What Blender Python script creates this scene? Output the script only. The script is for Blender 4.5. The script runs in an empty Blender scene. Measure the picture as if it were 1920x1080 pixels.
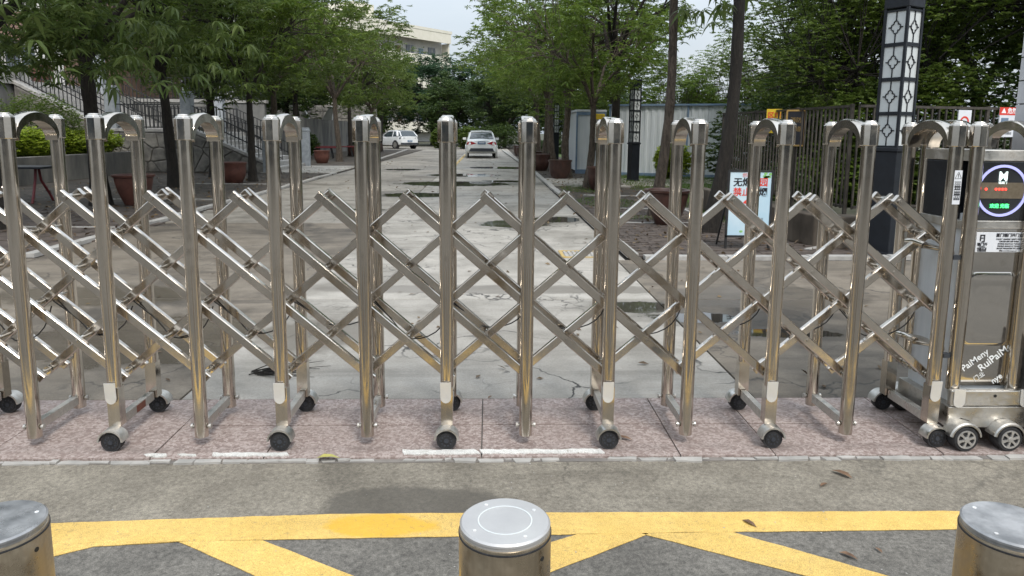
import bpy, math, random
import numpy as np
from mathutils import Vector, Matrix
S = bpy.context.scene
C = S.collection
R = math.radians
random.seed(7)

# ---------------------------------------------------------------- camera, sky, sun, exposure
cam_data = bpy.data.cameras.new('camera')
cam = bpy.data.objects.new('camera', cam_data); C.objects.link(cam)
PITCH, YAW, ROLL, F_PX, CY = 0.15232, 0.032787, 0.0088477, 1353.96, 455.24
Fv = Vector((math.sin(YAW)*math.cos(PITCH), math.cos(YAW)*math.cos(PITCH), -math.sin(PITCH)))
Rv = Vector((math.cos(YAW), -math.sin(YAW), 0)); Uv = Rv.cross(Fv)
R2 = Rv*math.cos(ROLL) + Uv*math.sin(ROLL); U2 = Uv*math.cos(ROLL) - Rv*math.sin(ROLL)
cam.matrix_world = Matrix(((R2.x, U2.x, -Fv.x, 0), (R2.y, U2.y, -Fv.y, 0), (R2.z, U2.z, -Fv.z, 1.52), (0, 0, 0, 1)))
cam_data.sensor_width = 36.0; cam_data.lens = F_PX/1920*36
cam_data.shift_y = (CY-540)/1920
cam_data.clip_start = 0.05; cam_data.clip_end = 1500
S.camera = cam
SUN_EL, SUN_AZ = R(52), R(158)       # azimuth measured from +Y towards +X
world = bpy.data.worlds.new('World'); S.world = world; world.use_nodes = True
wn = world.node_tree; wn.nodes.clear()
sky = wn.nodes.new('ShaderNodeTexSky'); sky.sky_type = 'NISHITA'; sky.sun_disc = False
sky.sun_elevation = SUN_EL; sky.sun_rotation = SUN_AZ
sky.air_density = 1.5; sky.dust_density = 4.0
b1 = wn.nodes.new('ShaderNodeBackground'); b1.inputs['Strength'].default_value = 0.10
b2 = wn.nodes.new('ShaderNodeBackground'); b2.inputs['Strength'].default_value = 0.98
tc = wn.nodes.new('ShaderNodeTexCoord'); nz = wn.nodes.new('ShaderNodeTexNoise')
mp = wn.nodes.new('ShaderNodeMapping'); mp.inputs['Scale'].default_value = (1, 1, 3)
nz.inputs['Scale'].default_value = 2.2; nz.inputs['Detail'].default_value = 5
cr = wn.nodes.new('ShaderNodeValToRGB')
cr.color_ramp.elements[0].position = .3; cr.color_ramp.elements[0].color = (.56, .65, .76, 1)
cr.color_ramp.elements[1].position = .7; cr.color_ramp.elements[1].color = (.74, .79, .85, 1)
mx = wn.nodes.new('ShaderNodeMixShader'); mx.inputs[0].default_value = .82
wo = wn.nodes.new('ShaderNodeOutputWorld')
L = wn.links.new
L(tc.outputs['Generated'], mp.inputs[0]); L(mp.outputs[0], nz.inputs['Vector']); L(nz.outputs['Fac'], cr.inputs[0])
sx = wn.nodes.new('ShaderNodeSeparateXYZ'); L(tc.outputs['Generated'], sx.inputs[0])   # standard overcast sky: brighter towards the zenith
mr = wn.nodes.new('ShaderNodeMapRange'); mr.clamp = True; L(sx.outputs['Z'], mr.inputs[0])
mr.inputs['From Min'].default_value = 0; mr.inputs['From Max'].default_value = 1; mr.inputs['To Min'].default_value = .62; mr.inputs['To Max'].default_value = 1.75
L(mr.outputs[0], b2.inputs['Strength']); L(cr.outputs[0], b2.inputs['Color']); L(sky.outputs[0], b1.inputs['Color'])
L(b1.outputs[0], mx.inputs[1]); L(b2.outputs[0], mx.inputs[2]); L(mx.outputs[0], wo.inputs[0])
sd = bpy.data.lights.new('sun', 'SUN'); sd.energy = 1.5; sd.angle = R(14); sd.color = (1, .96, .9)
sun = bpy.data.objects.new('sun', sd); C.objects.link(sun)
sdir = Vector((math.sin(SUN_AZ)*math.cos(SUN_EL), math.cos(SUN_AZ)*math.cos(SUN_EL), math.sin(SUN_EL)))
sun.rotation_euler = sdir.to_track_quat('Z', 'Y').to_euler()
S.render.engine = 'CYCLES'
S.view_settings.view_transform = 'Standard'; S.view_settings.look = 'None'
S.view_settings.gamma = 1; S.view_settings.use_curve_mapping = False
S.view_settings.exposure = 0.64
S.cycles.max_bounces = 7; S.cycles.glossy_bounces = 5; S.cycles.diffuse_bounces = 3
S.cycles.transparent_max_bounces = 4; S.cycles.transmission_bounces = 2

# ---------------------------------------------------------------- materials
def base_mat(name):
    m = bpy.data.materials.new(name); m.use_nodes = True
    nt = m.node_tree; return m, nt, nt.nodes['Principled BSDF']
def mixc(nt, fac, a, b):
    n = nt.nodes.new('ShaderNodeMix'); n.data_type = 'RGBA'
    for k, v in ((0, fac), (6, a), (7, b)):
        if isinstance(v, (int, float)): n.inputs[k].default_value = v
        elif isinstance(v, tuple): n.inputs[k].default_value = v if len(v) == 4 else v+(1,)
        else: nt.links.new(v, n.inputs[k])
    return n.outputs[2]
def math_n(nt, op, a, b=0.0, clamp=False):
    n = nt.nodes.new('ShaderNodeMath'); n.operation = op; n.use_clamp = clamp
    for k, v in ((0, a), (1, b)):
        if isinstance(v, (int, float)): n.inputs[k].default_value = v
        else: nt.links.new(v, n.inputs[k])
    return n.outputs[0]
def coords(nt, kind='Object', scale=(1, 1, 1), rnd=False):
    t = nt.nodes.new('ShaderNodeTexCoord'); m = nt.nodes.new('ShaderNodeMapping')
    m.inputs['Scale'].default_value = scale; nt.links.new(t.outputs[kind], m.inputs[0])
    if rnd:
        oi = nt.nodes.new('ShaderNodeObjectInfo')
        s = math_n(nt, 'MULTIPLY', oi.outputs['Random'], 37.0)
        cb = nt.nodes.new('ShaderNodeCombineXYZ')
        for k in range(3): nt.links.new(s, cb.inputs[k])
        nt.links.new(cb.outputs[0], m.inputs['Location'])
    return m.outputs[0]
def noise(nt, vec, scale, detail=6, rough=.6, dist=0):
    n = nt.nodes.new('ShaderNodeTexNoise'); n.inputs['Scale'].default_value = scale
    n.inputs['Detail'].default_value = detail; n.inputs['Roughness'].default_value = rough
    n.inputs['Distortion'].default_value = dist; nt.links.new(vec, n.inputs['Vector']); return n.outputs['Fac']
def ramp(nt, fac, lo, hi, a=0.0, b=1.0):
    n = nt.nodes.new('ShaderNodeMapRange'); n.clamp = True
    for k, v in ((1, lo), (2, hi), (3, a), (4, b)): n.inputs[k].default_value = v
    nt.links.new(fac, n.inputs[0]); return n.outputs[0]
def bump(nt, bs, h, strength, dist=.01):
    b = nt.nodes.new('ShaderNodeBump'); b.inputs['Strength'].default_value = strength
    b.inputs['Distance'].default_value = dist; nt.links.new(h, b.inputs['Height']); nt.links.new(b.outputs[0], bs.inputs['Normal'])
def M(name, c1, c2=None, scale=6, rough=.7, metal=0, bs=.2, bscale=40, stretch=(1, 1, 1), spec=.5, detail=6, lo=.35, hi=.65, rnd=True, coat=0):
    m, nt, p = base_mat(name)
    c2 = c2 or tuple(min(1, x*1.25) for x in c1)
    v = coords(nt, 'Object', stretch, rnd)
    f = ramp(nt, noise(nt, v, scale, detail), lo, hi)
    nt.links.new(mixc(nt, f, c1, c2), p.inputs['Base Color'])
    rr = ramp(nt, noise(nt, v, scale*2.3), .3, .7, max(.02, rough-.08), min(1, rough+.08)); nt.links.new(rr, p.inputs['Roughness'])
    p.inputs['Metallic'].default_value = metal; p.inputs['Specular IOR Level'].default_value = spec
    p.inputs['Coat Weight'].default_value = coat; p.inputs['Coat Roughness'].default_value = .05
    if bs: bump(nt, p, noise(nt, v, bscale, 4), bs, .004)
    return m
def concrete(name, c1, c2, dark, crack=0.0, wet=0.0, spots=(), rough=.75, slabtint=.12, grain=(.72, 1.25), dirt=.45, wear=0):
    m, nt, p = base_mat(name)
    v = coords(nt, 'Object')
    big = noise(nt, v, .55, 8, .62, .6); mid = noise(nt, v, 3.1, 8, .7); fine = noise(nt, v, 55, 6, .75); fine2 = noise(nt, v, 260, 2)
    col = mixc(nt, ramp(nt, mid, .36, .64), c1, c2)
    col = mixc(nt, math_n(nt, 'MULTIPLY', ramp(nt, big, .5, .66), dirt*1.5, True), col, dark)
    st = coords(nt, 'Object', (.25, 2.2, 1))
    col = mixc(nt, math_n(nt, 'MULTIPLY', ramp(nt, noise(nt, st, 1.6, 7, .65), .52, .7), dirt), col, dark)
    oi = nt.nodes.new('ShaderNodeObjectInfo')
    hs = nt.nodes.new('ShaderNodeHueSaturation'); nt.links.new(col, hs.inputs['Color'])
    nt.links.new(ramp(nt, oi.outputs['Random'], 0, 1, 1-slabtint, 1+slabtint), hs.inputs['Value']); col = hs.outputs[0]
    g = math_n(nt, 'MULTIPLY', ramp(nt, fine, .3, .7, grain[0]+.1, grain[1]-.07), ramp(nt, fine2, .35, .65, .72, 1.28))
    mm = nt.nodes.new('ShaderNodeVectorMath'); mm.operation = 'SCALE'; nt.links.new(col, mm.inputs[0]); nt.links.new(g, mm.inputs['Scale']); col = mm.outputs[0]
    h = math_n(nt, 'MULTIPLY', fine, .35)
    if crack:
        dn = nt.nodes.new('ShaderNodeTexNoise'); dn.inputs['Scale'].default_value = 2.2; dn.inputs['Detail'].default_value = 6; nt.links.new(v, dn.inputs['Vector'])
        av = nt.nodes.new('ShaderNodeVectorMath'); av.operation = 'MULTIPLY_ADD'; nt.links.new(dn.outputs['Color'], av.inputs[0]); av.inputs[1].default_value = (.9, .9, .9); nt.links.new(v, av.inputs[2])
        vo = nt.nodes.new('ShaderNodeTexVoronoi'); vo.feature = 'DISTANCE_TO_EDGE'; vo.inputs['Scale'].default_value = .85; nt.links.new(av.outputs[0], vo.inputs['Vector'])
        vo2 = nt.nodes.new('ShaderNodeTexVoronoi'); vo2.feature = 'DISTANCE_TO_EDGE'; vo2.inputs['Scale'].default_value = 2.6; nt.links.new(av.outputs[0], vo2.inputs['Vector'])
        k = ramp(nt, vo.outputs['Distance'], .003, .014, 1, 0)
        k = math_n(nt, 'MULTIPLY', k, ramp(nt, noise(nt, v, .7, 3), .44, .56))
        k2 = math_n(nt, 'MULTIPLY', ramp(nt, vo2.outputs['Distance'], .005, .025, 1, 0), ramp(nt, noise(nt, v, .45, 3), .55, .64))
        k = math_n(nt, 'MULTIPLY', math_n(nt, 'MAXIMUM', k, k2), crack, True)
        col = mixc(nt, k, col, (.035, .033, .03)); h = math_n(nt, 'SUBTRACT', h, k)
    r = ramp(nt, mid, .3, .7, rough-.1, rough+.08)
    sp = None
    sn = math_n(nt, 'MULTIPLY', noise(nt, v, 4.5, 7, .65), .9) if spots else None
    for (x, y, rx, ry, tint, rg) in spots:
        mp_ = nt.nodes.new('ShaderNodeMapping'); mp_.vector_type = 'TEXTURE'; t = nt.nodes.new('ShaderNodeTexCoord')
        mp_.inputs['Location'].default_value = (x, y, 0); mp_.inputs['Scale'].default_value = (rx, ry, 1)
        nt.links.new(t.outputs['Object'], mp_.inputs[0])
        ln = nt.nodes.new('ShaderNodeVectorMath'); ln.operation = 'LENGTH'; nt.links.new(mp_.outputs[0], ln.inputs[0])
        dd = math_n(nt, 'ADD', ln.outputs['Value'], sn)
        water = rg < .1
        if water:
            halo = math_n(nt, 'MULTIPLY', ramp(nt, dd, 1.3, 1.95, 1, 0), .55)
            col = mixc(nt, halo, col, dark); r = mixc(nt, halo, r, (.35, .35, .35)); k = ramp(nt, dd, 1.22, 1.32, 1, 0)
            h = math_n(nt, 'MULTIPLY', h, math_n(nt, 'SUBTRACT', 1, k)); col = mixc(nt, math_n(nt, 'MULTIPLY', k, .85), col, tint)
            sp = k if sp is None else math_n(nt, 'MAXIMUM', sp, k)
        else:
            k = ramp(nt, dd, 1.22, 1.40, 1, 0); col = mixc(nt, math_n(nt, 'MULTIPLY', k, .70), col, tint)
        if rg: r = mixc(nt, k, r, (rg, rg, rg))
    if wear:
        k = math_n(nt, 'MULTIPLY', ramp(nt, noise(nt, v, 62, 6, .85), .55, .64), ramp(nt, noise(nt, v, 2.5, 4), .35, .7, .25, .95))
        col = mixc(nt, k, col, (.20, .16, .10))
    if wet:
        k = ramp(nt, noise(nt, st, .9, 7, .6), 1-wet, 1-wet+.06)
        col = mixc(nt, math_n(nt, 'MULTIPLY', k, .75), col, dark); r = mixc(nt, k, r, (.2, .2, .2))
    nt.links.new(col, p.inputs['Base Color']); nt.links.new(r, p.inputs['Roughness'])
    p.inputs['Specular IOR Level'].default_value = .4
    if sp is not None: nt.links.new(ramp(nt, sp, 0, 1, .4, 1.0), p.inputs['Specular IOR Level'])
    bump(nt, p, h, .45, .006); return m
def steel(name, col=(.60, .56, .50), rough=.12, streak=(45, 45, 1.2), amt=.25, wob=.25):
    m, nt, p = base_mat(name)
    v = coords(nt, 'Object', streak, True); f = noise(nt, v, 1.0, 4)
    p.inputs['Metallic'].default_value = 1
    c = mixc(nt, ramp(nt, f, .3, .7), tuple(c*.86 for c in col), col)
    oi = nt.nodes.new('ShaderNodeObjectInfo'); hs = nt.nodes.new('ShaderNodeHueSaturation'); nt.links.new(c, hs.inputs['Color'])
    nt.links.new(ramp(nt, oi.outputs['Random'], 0, 1, .86, 1.08), hs.inputs['Value'])
    w = coords(nt, 'Object', (1, 1, 1), True); sm = noise(nt, w, 9, 7, .7)
    dirt = ramp(nt, sm, .56, .72, 0, .45); nt.links.new(mixc(nt, dirt, hs.outputs[0], (.30, .26, .22)), p.inputs['Base Color'])
    nt.links.new(ramp(nt, sm, .35, .72, rough*.6, rough*2.6), p.inputs['Roughness'])
    wb = noise(nt, coords(nt, 'Object', (6, 6, 2.2), True), 1.0, 2)
    h = math_n(nt, 'ADD', math_n(nt, 'MULTIPLY', f, .12), math_n(nt, 'MULTIPLY', wb, wob*4))
    bump(nt, p, h, amt, .004); return m
MAT = {}
MAT['steel'] = steel('polished_stainless_steel', (.63, .575, .505), .11, amt=.35)
MAT['steel_bar'] = steel('polished_steel_bar', (.68, .63, .565), .12, (12, 12, 12), .3)
MAT['steel_dull'] = steel('brushed_steel', (.62, .60, .56), .36, (2, 60, 60), .2)
MAT['clip'] = M('bright_clip_metal', (.80, .80, .79), (.88, .88, .87), 6, .38, metal=.6, bs=0)
MAT['steel_bright'] = steel('bright_steel_plate', (.93, .93, .92), .55, (10, 10, 10), .05)
MAT['steel_bollard'] = steel('bollard_brushed_steel', (.50, .42, .31), .27, (70, 70, .8), .25)
MAT['mirror'] = steel('mirror_steel_panel', (.62, .59, .55), .045, (1.5, 1.5, 1.5), .05)
MAT['rubber'] = M('black_rubber', (.012, .012, .013), (.03, .03, .032), 30, .7)
MAT['grey_plastic'] = M('dark_grey_plastic', (.025, .03, .038), (.04, .045, .055), 50, .55)
MAT['cable'] = M('black_cable', (.01, .01, .01), None, 10, .5, bs=0)
MAT['rim'] = M('silver_wheel_rim', (.42, .41, .39), (.6, .58, .55), 15, .35, metal=.6)
MAT['brown_board'] = M('brown_painted_board', (.10, .03, .02), (.16, .055, .035), 12, .6)
MAT['navy'] = M('dark_navy_metal', (.004, .006, .010), (.008, .011, .017), 6, .5)
MAT['white_panel'] = M('white_blue_metal', (.54, .58, .61), (.66, .69, .71), 3, .45, stretch=(3, 3, .25), lo=.3, hi=.6)
MAT['red_paint'] = M('red_paint', (.13, .018, .022), (.18, .03, .035), 12, .5)
MAT['label_white'] = M('white_sticker', (.72, .74, .78), (.78, .80, .83), 8, .45, bs=.05)
MAT['ink'] = M('black_ink', (.015, .015, .02), None, 8, .5, bs=0)
MAT['red_ink'] = M('red_ink', (.62, .05, .03), None, 8, .5, bs=0)
MAT['white_ink'] = M('white_ink', (.8, .8, .8), None, 8, .5, bs=0)
MAT['yellow_sign'] = M('yellow_sign_board', (.65, .45, .02), (.72, .52, .03), 8, .5)
MAT['gold_frame'] = M('ochre_frame', (.42, .25, .06), (.5, .32, .1), 8, .5)
MAT['sign_blue'] = M('pale_blue_sign_print', (.42, .62, .74), (.62, .74, .80), 1.6, .4, bs=0, lo=.3, hi=.7)
MAT['green_print'] = M('green_leaf_print', (.15, .42, .10), (.32, .6, .2), 20, .5, bs=0)
MAT['frost'] = M('frosted_white_lettering', (.75, .77, .77), None, 8, .6, bs=0)
MAT['black_iron'] = M('black_painted_iron', (.015, .015, .017), (.03, .03, .03), 12, .45)
MAT['lamp_white'] = M('opal_white_panel', (.54, .57, .57), (.64, .67, .66), 3, .35, bs=.03)
MAT['fence'] = M('weathered_steel_fence', (.045, .040, .034), (.105, .09, .075), 9, .5, metal=.4)
MAT['pot'] = M('brown_glazed_pot', (.045, .022, .018), (.085, .040, .030), 7, .35, bs=.15, bscale=14, stretch=(1, 1, .6))
MAT['pot_red'] = M('terracotta_pot', (.085, .033, .025), (.14, .055, .04), 7, .5, bs=.15, bscale=14)
MAT['soil'] = M('potting_soil', (.03, .022, .015), (.06, .045, .03), 20, .95, bs=.8)
MAT['kerb'] = M('kerb_stone', (.30, .29, .27), (.44, .42, .39), 7, .8, bs=.4)
MAT['granite_step'] = M('granite_steps', (.30, .285, .27), (.46, .44, .41), 9, .7, bs=.2)
MAT['granite_post'] = M('grey_granite_post', (.26, .28, .30), (.38, .40, .42), 7, .7, bs=.2)
MAT['stone'] = M('rubble_stone', (.10, .095, .085), (.27, .25, .22), 3.2, .85, bs=.8, bscale=9)
MAT['mortar'] = M('old_mortar', (.14, .13, .12), (.22, .2, .18), 6, .9, bs=.5)
MAT['wall_grey'] = M('stained_grey_render', (.10, .10, .10), (.25, .24, .22), 1.6, .85, bs=.4, stretch=(1, 1, .35))
MAT['wall_brown'] = M('stained_brown_concrete', (.055, .042, .03), (.15, .12, .09), 1.8, .85, bs=.4, stretch=(1, 1, .5))
MAT['paver'] = M('dark_paving_brick', (.045, .034, .028), (.115, .09, .074), 5, .85, bs=.5, bscale=20)
MAT['dirt'] = M('damp_dirt', (.034, .028, .022), (.085, .07, .055), 2.2, .9, bs=.9, bscale=15, rnd=False)
MAT['moss_dirt'] = M('mossy_soil', (.035, .04, .018), (.08, .075, .05), 2.6, .95, bs=.9, bscale=18, rnd=False)
MAT['lawn'] = M('lawn_base', (.05, .085, .018), (.085, .13, .03), 3, .95, bs=.8, rnd=False)
MAT['cream'] = M('cream_wall', (.66, .63, .52), (.74, .70, .60), 1.2, .8, bs=.1)
MAT['white_wall'] = M('white_wall', (.50, .49, .47), (.60, .59, .56), 1.2, .8, bs=.1)
MAT['pink_wall'] = M('pinkish_wall', (.38, .28, .24), (.45, .34, .30), 3, .7, bs=.2)
MAT['brown_wall'] = M('brown_tile_wall', (.17, .10, .08), (.24, .15, .11), 3, .7, bs=.2)
MAT['pillar_tile'] = M('pale_grey_tile', (.44, .44, .45), (.56, .56, .57), 5, .4, bs=.1)
MAT['pillar_core'] = M('dark_grout', (.06, .055, .05), None, 5, .9)
MAT['rough_granite'] = M('rough_granite_base', (.11, .10, .09), (.24, .22, .20), 22, .85, bs=.9, bscale=30)
MAT['car_white'] = M('white_car_paint', (.78, .79, .79), (.82, .83, .83), 2, .25, bs=0, coat=.8)
MAT['car_silver'] = M('pearl_white_car_paint', (.72, .74, .73), (.78, .79, .78), 2, .28, bs=0, coat=.8)
MAT['glass'] = M('dark_car_glass', (.02, .03, .035), None, 2, .06, bs=0, spec=.9)
MAT['window'] = M('dark_window_glass', (.05, .065, .075), (.11, .13, .15), 1, .12, bs=0, spec=.8)
MAT['tail_red'] = M('red_tail_lamp', (.32, .012, .02), None, 2, .15, bs=0)
MAT['plate'] = M('blue_number_plate', (.05, .13, .24), None, 2, .4, bs=0)
MAT['blue_trim'] = M('blue_trim', (.12, .19, .29), (.19, .26, .35), 5, .5)
MAT['white_paint'] = concrete('worn_white_paint', (.50, .49, .46), (.62, .61, .58), (.34, .36, .33), rough=.7, dirt=.35, wear=1)
MAT['yellow'] = concrete('yellow_road_paint', (.58, .385, .105), (.68, .465, .145), (.44, .30, .10), rough=.62, dirt=.45, grain=(.72, 1.2), wear=1,
                         spots=[(-.42, 2.645, .235, .10, (.66, .37, .014), .4)])
MAT['old_yellow'] = M('worn_yellow_line', (.50, .34, .10), (.42, .34, .2), 6, .8)
MAT['forecourt'] = concrete('forecourt_concrete', (.180, .160, .128), (.262, .236, .190), (.115, .102, .081), rough=.8, crack=.35,
                            spots=[(-.30, 2.80, .42, .20, (.07, .063, .052), .6)], dirt=.8, grain=(.45, 1.5))
MAT['asphalt'] = concrete('grey_asphalt', (.105, .098, .086), (.15, .14, .122), (.07, .065, .056), rough=.82, crack=.15, dirt=.6, grain=(.35, 1.6))
PUD = [(-1.75, 17.4, 1, 0.8, (.03, .027, .022), .03), (-1, 21.3, 2, 1.2, (.03, .027, .022), .03), (-0.9, 25.5, 1.5, 1, (.03, .027, .022), .03), (0.45, 12, 0.75, 0.6, (.03, .027, .022), .03), (0.4, 31, 1.6, 1.2, (.03, .027, .022), .03), (1.15, 12.6, 0.6, 0.5, (.03, .027, .022), .03), (0.5, 22.5, 0.9, 0.5, (.03, .027, .022), .03), (-3.4, 29, 0.9, 0.8, (.03, .027, .022), .03), (-2.4, 14, 0.5, 0.35, (.03, .027, .022), .03), (1.3, 6.18, 0.46, 0.26, (.03, .027, .022), .03), (1.75, 5.82, 0.5, 0.2, (.03, .027, .022), .03), (2.3, 5.34, 0.5, 0.15, (.03, .027, .022), .03)]
MAT['road_light'] = concrete('pale_road_concrete', (.30, .277, .24), (.40, .372, .33), (.17, .155, .13), crack=1.0, wet=.30, rough=.7, dirt=.6, spots=[(.2, 6.9, 2.4, .22, (.17, .15, .125), .5), (-1.3, 5.3, .5, .5, (.13, .11, .085), .4)]+PUD)
MAT['road_mid'] = concrete('road_concrete', (.215, .195, .165), (.31, .285, .245), (.115, .10, .08), crack=.8, wet=.33, rough=.7, dirt=.6, spots=PUD[:3]+PUD[7:9])
MAT['road_dark'] = concrete('dark_stained_paving', (.15, .125, .096), (.22, .188, .148), (.07, .06, .048), crack=.7, wet=.34, rough=.7, dirt=.8, spots=[(-2.5, 5.2, 1.1, .75, (.075, .062, .048), .25), (-3.6, 6.6, 1.2, .5, (.09, .075, .055), .35), (2.6, 6.6, 1.2, .6, (.10, .085, .068), .4)]+PUD[-3:])
def granite_pink():
    m, nt, p = base_mat('pink_granite'); v = coords(nt, 'Object')
    vo = nt.nodes.new('ShaderNodeTexVoronoi'); vo.inputs['Scale'].default_value = 75; nt.links.new(v, vo.inputs['Vector'])
    sp = nt.nodes.new('ShaderNodeSeparateColor'); nt.links.new(vo.outputs['Color'], sp.inputs[0])
    col = mixc(nt, ramp(nt, sp.outputs[0], .15, .85), (.24, .18, .16), (.43, .36, .33))
    col = mixc(nt, math_n(nt, 'MULTIPLY', ramp(nt, noise(nt, v, 120, 2), .55, .66), .75), col, (.17, .13, .115))
    col = mixc(nt, ramp(nt, noise(nt, v, 1.6, 7), .40, .72, 0, .4), col, (.26, .21, .185))
    sy = nt.nodes.new('ShaderNodeSeparateXYZ'); nt.links.new(v, sy.inputs[0])
    for yc in (3.315, 3.80):        # grime left along the wheel tracks
        k = math_n(nt, 'MULTIPLY', ramp(nt, math_n(nt, 'ABSOLUTE', math_n(nt, 'SUBTRACT', sy.outputs['Y'], yc)), .0, .06, 1, 0), ramp(nt, noise(nt, v, 5, 6, .7), .35, .65))
        col = mixc(nt, math_n(nt, 'MULTIPLY', k, .6), col, (.12, .095, .08))
    nt.links.new(col, p.inputs['Base Color']); p.inputs['Roughness'].default_value = .72
    bump(nt, p, noise(nt, v, 60, 4), .5, .004); return m
MAT['granite_pink'] = granite_pink()
def puddle_mat():
    m, nt, p = base_mat('still_water'); v = coords(nt, 'Object')
    p.inputs['Base Color'].default_value = (.028, .024, .018, 1); p.inputs['Roughness'].default_value = .03
    p.inputs['Specular IOR Level'].default_value = .6; bump(nt, p, noise(nt, v, 3, 2), .04, .003); return m
MAT['water'] = puddle_mat()
def bark(name, c1, c2):
    m, nt, p = base_mat(name); v = coords(nt, 'Object', (1, 1, .22))
    f = noise(nt, v, 22, 8, .8, 1.0); nt.links.new(mixc(nt, ramp(nt, f, .36, .62), c1, c2), p.inputs['Base Color'])
    p.inputs['Roughness'].default_value = .9; bump(nt, p, f, 1.0, .06); return m
MAT['bark'] = bark('grey_brown_bark', (.022, .016, .011), (.16, .125, .095))
MAT['bark_dark'] = bark('dark_wet_bark', (.010, .008, .006), (.042, .034, .027))
def leaf(name, a, b, c, trans=.42):
    m, nt, p = base_mat(name); g = nt.nodes.new('ShaderNodeNewGeometry')
    col = mixc(nt, g.outputs['Random Per Island'], a, b)
    n = noise(nt, coords(nt, 'Object'), .75, 3); col = mixc(nt, ramp(nt, n, .42, .62, 0, .75), col, c)
    nt.links.new(col, p.inputs['Base Color']); p.inputs['Roughness'].default_value = .42; p.inputs['Specular IOR Level'].default_value = .35
    t = nt.nodes.new('ShaderNodeBsdfTranslucent'); nt.links.new(col, t.inputs['Color'])
    ms = nt.nodes.new('ShaderNodeMixShader'); ms.inputs[0].default_value = trans
    out = nt.nodes['Material Output']; nt.links.new(p.outputs[0], ms.inputs[1]); nt.links.new(t.outputs[0], ms.inputs[2]); nt.links.new(ms.outputs[0], out.inputs[0])
    return m
MAT['leaf_mid'] = leaf('mid_green_leaves', (.070, .120, .022), (.160, .210, .040), (.10, .145, .028), .45)
MAT['leaf_bright'] = leaf('yellow_green_leaves', (.085, .155, .025), (.19, .25, .045), (.13, .19, .03), .45)
MAT['leaf_dark'] = leaf('dark_green_leaves', (.040, .078, .022), (.105, .145, .038), (.058, .095, .026))
MAT['leaf_blue'] = leaf('blue_green_leaves', (.040, .085, .045), (.080, .140, .065), (.05, .10, .05))
MAT['leaf_near'] = leaf('glossy_deep_leaves', (.062, .112, .026), (.165, .215, .06), (.09, .135, .034), .45)
MAT['leaf_hedge'] = leaf('lime_hedge_leaves', (.22, .33, .03), (.42, .48, .06), (.28, .36, .04), .35)
MAT['grass'] = leaf('grass_blades', (.07, .14, .02), (.13, .20, .03), (.09, .16, .02))
MAT['litter'] = leaf('dead_leaves', (.06, .035, .018), (.20, .14, .07), (.09, .05, .025), .1)
MAT['leaf_yellow'] = M('yellow_fallen_leaf', (.45, .40, .10), (.30, .30, .10), 30, .6, bs=0)
MAT['leaf_brown'] = M('brown_fallen_leaf', (.10, .055, .03), (.20, .12, .07), 30, .7, bs=0)
def emit(name, col, s):
    m, nt, p = base_mat(name); p.inputs['Base Color'].default_value = col+(1,)
    p.inputs['Emission Color'].default_value = col+(1,); p.inputs['Emission Strength'].default_value = s; return m
MAT['led_red'] = emit('red_led', (1, .06, .04), 1.6)
MAT['led_green'] = emit('green_led', (.08, 1, .25), 1.2)
MAT['led_white'] = emit('white_led', (.8, .95, .92), .7)
MAT['led_ring'] = emit('blue_violet_led_ring', (.42, .43, .85), .35)
MAT['screen'] = M('black_led_screen', (.012, .013, .015), (.03, .032, .036), 4, .12, bs=0, spec=.8)
MAT['screen_amber'] = M('amber_led_matrix', (.13, .105, .07), (.17, .14, .10), 60, .35, bs=0)

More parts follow.
